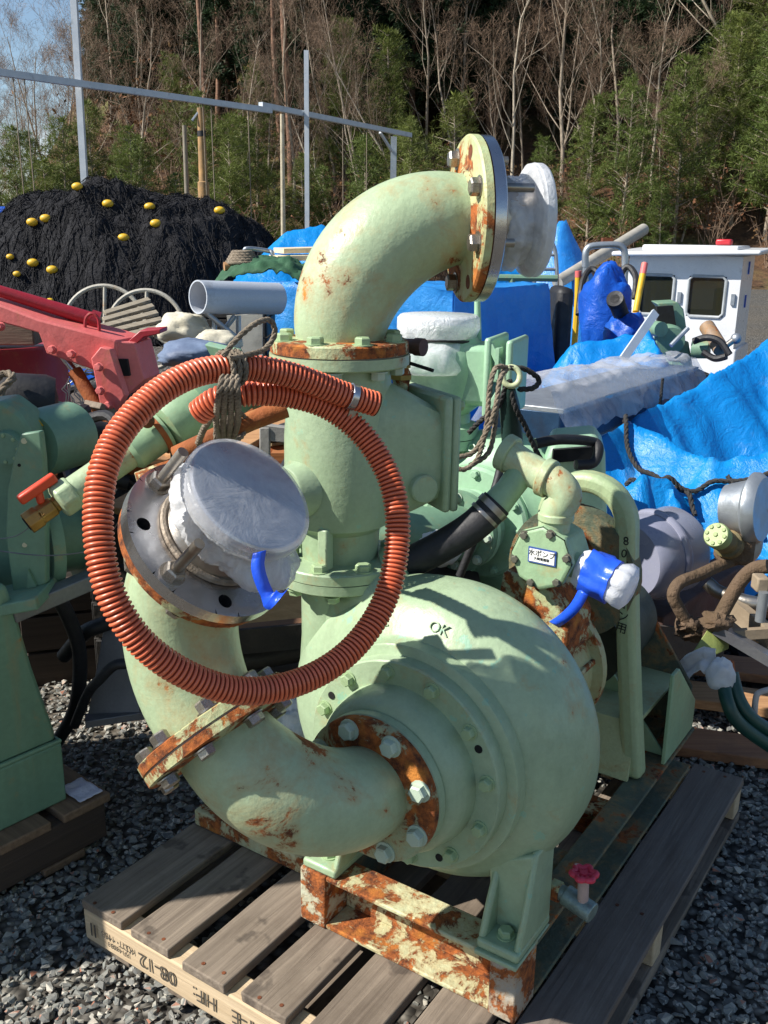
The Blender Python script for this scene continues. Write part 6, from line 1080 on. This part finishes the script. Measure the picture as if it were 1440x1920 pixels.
def grow(rg, bt, bw, p, d, L, r, lev, mx_, up):
    n = 5 if lev == 0 else 4 if lev == 1 else 3; P = [p.copy()]; rr = [r]; q = p.copy(); dd = d.copy(); kids = []
    for i in range(n):
        dd = (dd + Vector((rg.gauss(0, .12), rg.gauss(0, .12), rg.gauss(0, .08) + up * .05 * lev)) * (1 + .3 * lev)).normalized(); q = q + dd * L / n; P.append(q.copy()); rr.append(r * (1 - .78 * (i + 1) / n)); kids.append((q.copy(), dd.copy(), (i + 1) / n))
    (bt if lev < 2 else bw).tube(P, rr, (7, 5, 4, 3, 3)[lev], cap=False)
    if lev >= mx_ and rg.random() < .35: tuft(bw, rg, P[-1], .5, 2, dd, .011)
    if lev >= mx_: return
    m = (15, 8, 6, 4)[lev]
    for k in range(m):
        j = rg.randrange(1 if lev else 1, n) if lev else min(n - 1, 1 + int((k / m) * n)); kp, kd, t = kids[j]; a = rg.uniform(0, 2 * PI); x, y = perp(kd); s = rg.uniform(.55, 1.05)
        nd = (kd * (1.1 if lev == 0 else .9) + (x * math.cos(a) + y * math.sin(a)) * s + Vector((0, 0, .15))).normalized(); grow(rg, bt, bw, kp - kd * rg.uniform(0, L / n), nd, L * rg.uniform(.3, .5) * (1.15 - .45 * t), max(.0035, r * (1 - .7 * t) * .42), lev + 1, mx_, up)
PROTO = {}
def finish(name, parts, label, cat, grp):
    t = thing(name, label, cat, (0, 0, 0), 0, grp)
    for nm, b, m in parts:
        me = bpy.data.meshes.new(nm); me.from_pydata([tuple(p) for p in b.v], [], b.f); me.shade_smooth(); me.materials.append(m); o = bpy.data.objects.new(nm, me); COL.objects.link(o); o.parent = t
    return t
def bare(seed, h, m, label, grp, spread=1.0, name='bare_tree'):
    rg = random.Random(seed); bt, bw = MB(), MB(); grow(rg, bt, bw, Vector((0, 0, -.3)), Vector((rg.gauss(0, .06), rg.gauss(0, .06), 1)).normalized(), h, 0.0075 * h + .012, 0, 4 if h > 6 else 3, 1)
    return finish(name, (('trunk', bt, m), ('crown', bw, TWIG)), label, 'tree', grp)
def tuft(b, rg, p, s, n, dirv, wd):
    for k in range(n):
        d = (Vector((rg.gauss(0, 1), rg.gauss(0, 1), rg.gauss(.25, .8))).normalized() + dirv * .6).normalized() * s * rg.uniform(.6, 1.15); x = d.cross(Vector((rg.gauss(0, 1), rg.gauss(0, 1), rg.gauss(0, 1)))).normalized() * wd * s; o = p + d * .1; b.add([o - x * .4, o + d * .55 - x, o + d, o + d * .55 + x], [(0, 1, 2, 3)])
def conifer(seed, h, kind, m, bark, label, grp, name):
    rg = random.Random(seed); bt, bl = MB(), MB(); lean = Vector((rg.gauss(0, .03), rg.gauss(0, .03), 0)); ax = lambda z: lean * z + Vector((.15 * math.sin(z * .4 + seed), .12 * math.cos(z * .35), z))
    zs = [h * i / 8 - .3 for i in range(9)]; bt.tube([ax(z) for z in zs], [max(.03, (.010 * h + .02) * (1 - .9 * i / 8)) for i in range(9)], 8, cap=False)
    z0 = {'young': .1, 'cedar': .22, 'old': .58}[kind] * h; z = z0
    while z < h * .985:
        t = (z - z0) / (h - z0); R = {'young': .24 * h * (1 - t) ** .7 + .25, 'cedar': .15 * h * (1 - t) ** .8 + .3, 'old': .17 * h * (1 - abs(t - .45) * 1.1) + .4}[kind]; n = {'young': 6, 'cedar': 7, 'old': 5}[kind]
        for k in range(n):
            a = rg.uniform(0, 2 * PI); L = R * rg.uniform(.6, 1.1); el = {'young': .35, 'cedar': -.12, 'old': .2}[kind] + rg.uniform(-.15, .25); d = Vector((math.cos(a) * math.cos(el), math.sin(a) * math.cos(el), math.sin(el))); p = ax(z + rg.uniform(-.2, .2)); bt.tube([p, p + d * L * .5 + Vector((0, 0, .03 * L)), p + d * L], [.012 * L + .012, .01 * L + .006, .005], 3, cap=False)
            mt = max(2, int(L / .26))
            for j in range(mt):
                f = (j + 1) / mt
                if f < .25: continue
                for s2 in range(3 if kind == 'young' else 3 if kind == 'cedar' else 4):
                    q = p + d * L * f + Vector((rg.gauss(0, .13), rg.gauss(0, .13), rg.gauss(0, .09))) * (1.0 + .5 * (kind != 'young')); tuft(bl, rg, q, {'young': .24, 'cedar': .40, 'old': .36}[kind], {'young': 15, 'cedar': 8, 'old': 11}[kind], d, {'young': .042, 'cedar': .10, 'old': .05}[kind])
        z += {'young': .34, 'cedar': .5, 'old': .5}[kind] * rg.uniform(.8, 1.25)
    for k in range(6): tuft(bl, rg, ax(h), .3, 5, Vector((0, 0, 1)), .1)
    return finish(name, (('trunk', bt, bark), ('crown', bl, m)), label, 'tree', grp)
def shrub(seed, h, label, grp):
    rg = random.Random(seed); b, bl = MB(), MB()
    for k in range(26):
        a = rg.uniform(0, 6.28); d = Vector((math.cos(a) * rg.uniform(.1, .7), math.sin(a) * rg.uniform(.1, .7), 1)).normalized(); L = h * rg.uniform(.5, 1.1); p = Vector((rg.gauss(0, .15), rg.gauss(0, .15), -.1)); q = p + d * L * .5; e = q + (d + Vector((rg.gauss(0, .4), rg.gauss(0, .4), .1))).normalized() * L * .5; b.tube([p, q, e], [.012, .008, .003], 3, cap=False)
        for j in range(5):
            s = q.lerp(e, rg.random()); f = s + Vector((rg.gauss(0, .3), rg.gauss(0, .3), rg.gauss(.1, .2))) * h * .35; b.tube([s, f], [.005, .002], 3, cap=False)
            if rg.random() < .5: tuft(bl, rg, f, .12, 2, Vector((0, 0, 0)), .25)
    return finish('shrub', (('stems', b, TWIG), ('leaves', bl, L_BRN)), label, 'shrub', grp)
LB_ = {'big': 'large full green pine beside the brown bank', 'young': 'young bushy green pine at the foot of the wooded slope', 'cedar': 'tall dark cedar high on the wooded slope', 'old': 'old pine with bare lower trunk on the wooded slope', 'bare': 'leafless grey tree on the wooded slope', 'pale': 'leafless tree with pale trunk on the wooded slope', 'shrub': 'withered brown shrub at the foot of the slope', 'skybare': 'leafless tree standing against the open sky'}
GR = {k: 'forest ' + k for k in LB_}; GR = dict(big='large pines beside the bank', young='young pines along the slope', cedar='dark cedars on the slope', old='old pines on the slope', bare='grey leafless trees', pale='pale leafless trees', shrub='withered shrubs', skybare='leafless trees against the sky')
PR = {'young': [conifer(10 + i, (5.2, 6.2, 7.0, 4.2)[i], 'young', L_PINE, BK_GREY, LB_['young'], GR['young'], 'young_pine') for i in range(4)], 'big': [conifer(70 + i, (10.5, 9.0)[i], 'young', L_PINE, BK_GREY, LB_['big'], GR['big'], 'young_pine') for i in range(2)], 'cedar': [conifer(20 + i, (17, 19, 15)[i], 'cedar', L_CED, BK_DK, LB_['cedar'], GR['cedar'], 'cedar_tree') for i in range(3)],
      'old': [conifer(30 + i, (16, 14)[i], 'old', L_RED, BK_RED, LB_['old'], GR['old'], 'old_pine') for i in range(2)], 'bare': [bare(40 + i, (10.5, 9, 12)[i], BK_GREY, LB_['bare'], GR['bare']) for i in range(3)], 'pale': [bare(50 + i, (10, 11.5)[i], BK_PALE, LB_['pale'], GR['pale']) for i in range(2)], 'shrub': [shrub(60 + i, (1.6, 2.2, 1.2)[i], LB_['shrub'], GR['shrub']) for i in range(3)]}
USED = set()
def plant(kind, x, y, s=1.0, k=None, label=None, grp=None):
    k = rt.randrange(len(PR[kind])) if k is None else k; o = PR[kind][k]; loc = (x, y, hill(x, y) - .05); rz = rt.uniform(0, 6.28)
    if (kind, k) not in USED: USED.add((kind, k)); o.matrix_basis = Matrix.Translation(loc) @ Matrix.Rotation(rz, 4, 'Z') @ Matrix.Scale(s, 4); c = o
    else:
        c = o.copy(); COL.objects.link(c); c.matrix_basis = Matrix.Translation(loc) @ Matrix.Rotation(rz, 4, 'Z') @ Matrix.Scale(s, 4)
        for ch in o.children: d = ch.copy(); COL.objects.link(d); d.parent = c
    if label: c['label'] = label
    elif c['label'] != LB_[kind]: c['label'] = LB_[kind]
    if grp: c['group'] = grp
    elif 'group' in c: c['group'] = GR[kind]
    return c
rt = random.Random(5)
ang = lambda px, Y: (px - 720) / 1780 * Y                      # bearing to a sideways distance at depth Y
for px in range(-20, 800, 46): Y = rt.uniform(33.5, 38); plant('young', ang(px + rt.uniform(-15, 15), Y), Y, rt.uniform(.6, .95))
for px in range(0, 760, 85): Y = rt.uniform(39, 44); plant('young', ang(px + rt.uniform(-25, 25), Y), Y, rt.uniform(.45, .8))
for px, Y, s in ((760, 36, .8), (830, 37, .9), (905, 36, .7), (1000, 38, .6), (1075, 37, .75), (1145, 36, .85), (1230, 37, .9), (1210, 35, .55), (1290, 39, 1.0), (720, 41, .95), (640, 42, .95)): plant('young', ang(px, Y), Y, s)
for px, Y, s in ((1330, 38, .8), (1395, 37, 1.0), (1460, 36, 1.05), (1420, 42, 1.25), (1345, 43, .95)): plant('big', ang(px, Y), Y, s)
for px in range(640, 1340, 62): Y = rt.uniform(40, 50); plant('pale' if rt.random() < .6 else 'bare', ang(px + rt.uniform(-18, 18), Y), Y, rt.uniform(.75, 1.1))
for px in range(230, 1460, 100): Y = rt.uniform(45, 55); plant('bare', ang(px + rt.uniform(-25, 25), Y), Y, rt.uniform(.8, 1.15))
for px in range(-20, 700, 46): Y = rt.uniform(40, 47); plant('bare', ang(px + rt.uniform(-25, 25), Y), Y, rt.uniform(.45, .8))
for px in (-10, 35, 80, 120, 165, 200, 260): Y = rt.uniform(47, 56); plant('bare', ang(px, Y), Y, rt.uniform(.62, .85), label=LB_['skybare'], grp=GR['skybare'])
for px in range(340, 1520, 34): Y = rt.uniform(51, 61); plant('cedar', ang(px + rt.uniform(-15, 15), Y), Y, rt.uniform(.85, 1.15))
for px in range(300, 1560, 44): Y = rt.uniform(66, 80); plant('cedar', ang(px, Y), Y, rt.uniform(.95, 1.25))
for px, Y, s, k in ((262, 52, 1.0, 0), (400, 46, .95, 0), (418, 47, .9, 1), (541, 43, 1.05, 0), (528, 45, .95, 1), (860, 52, .9, 1), (1180, 50, .9, 0), (310, 56, 1.1, 1), (1040, 55, .95, 0)): plant('old', ang(px, Y), Y, s, k)
for px in range(640, 1440, 26): Y = rt.uniform(32.8, 40); plant('shrub', ang(px + rt.uniform(-12, 12), Y), Y, rt.uniform(.8, 1.5))
for px in range(-10, 700, 60): Y = rt.uniform(32, 35); plant('shrub', ang(px + rt.uniform(-12, 12), Y), Y, rt.uniform(.8, 1.4))
for px in range(0, 330, 40): Y = rt.uniform(46, 60); plant('shrub', ang(px, Y), Y, rt.uniform(1.6, 2.6))

for px in range(600, 1440, 30): Y = rt.uniform(37, 50); plant('shrub', ang(px + rt.uniform(-12, 12), Y), Y, rt.uniform(.9, 1.6))
for px in range(560, 1460, 34): Y = rt.uniform(44, 52); plant('cedar', ang(px + rt.uniform(-12, 12), Y), Y, rt.uniform(.5, .85))
for px in range(620, 1300, 58): Y = rt.uniform(37, 44); plant('pale' if rt.random() < .5 else 'bare', ang(px + rt.uniform(-14, 14), Y), Y, rt.uniform(.45, .85))
for px in range(40, 330, 22): Y = rt.uniform(56, 70); plant('cedar' if px > 200 else 'bare', ang(px, Y), Y, rt.uniform(.4, .6))

for px in range(150, 660, 26): Y = rt.uniform(43, 54); plant('shrub', ang(px, Y), Y, rt.uniform(1.5, 2.3))
for px in range(250, 640, 30): Y = rt.uniform(46, 56); plant('cedar', ang(px + rt.uniform(-10, 10), Y), Y, rt.uniform(.45, .8))
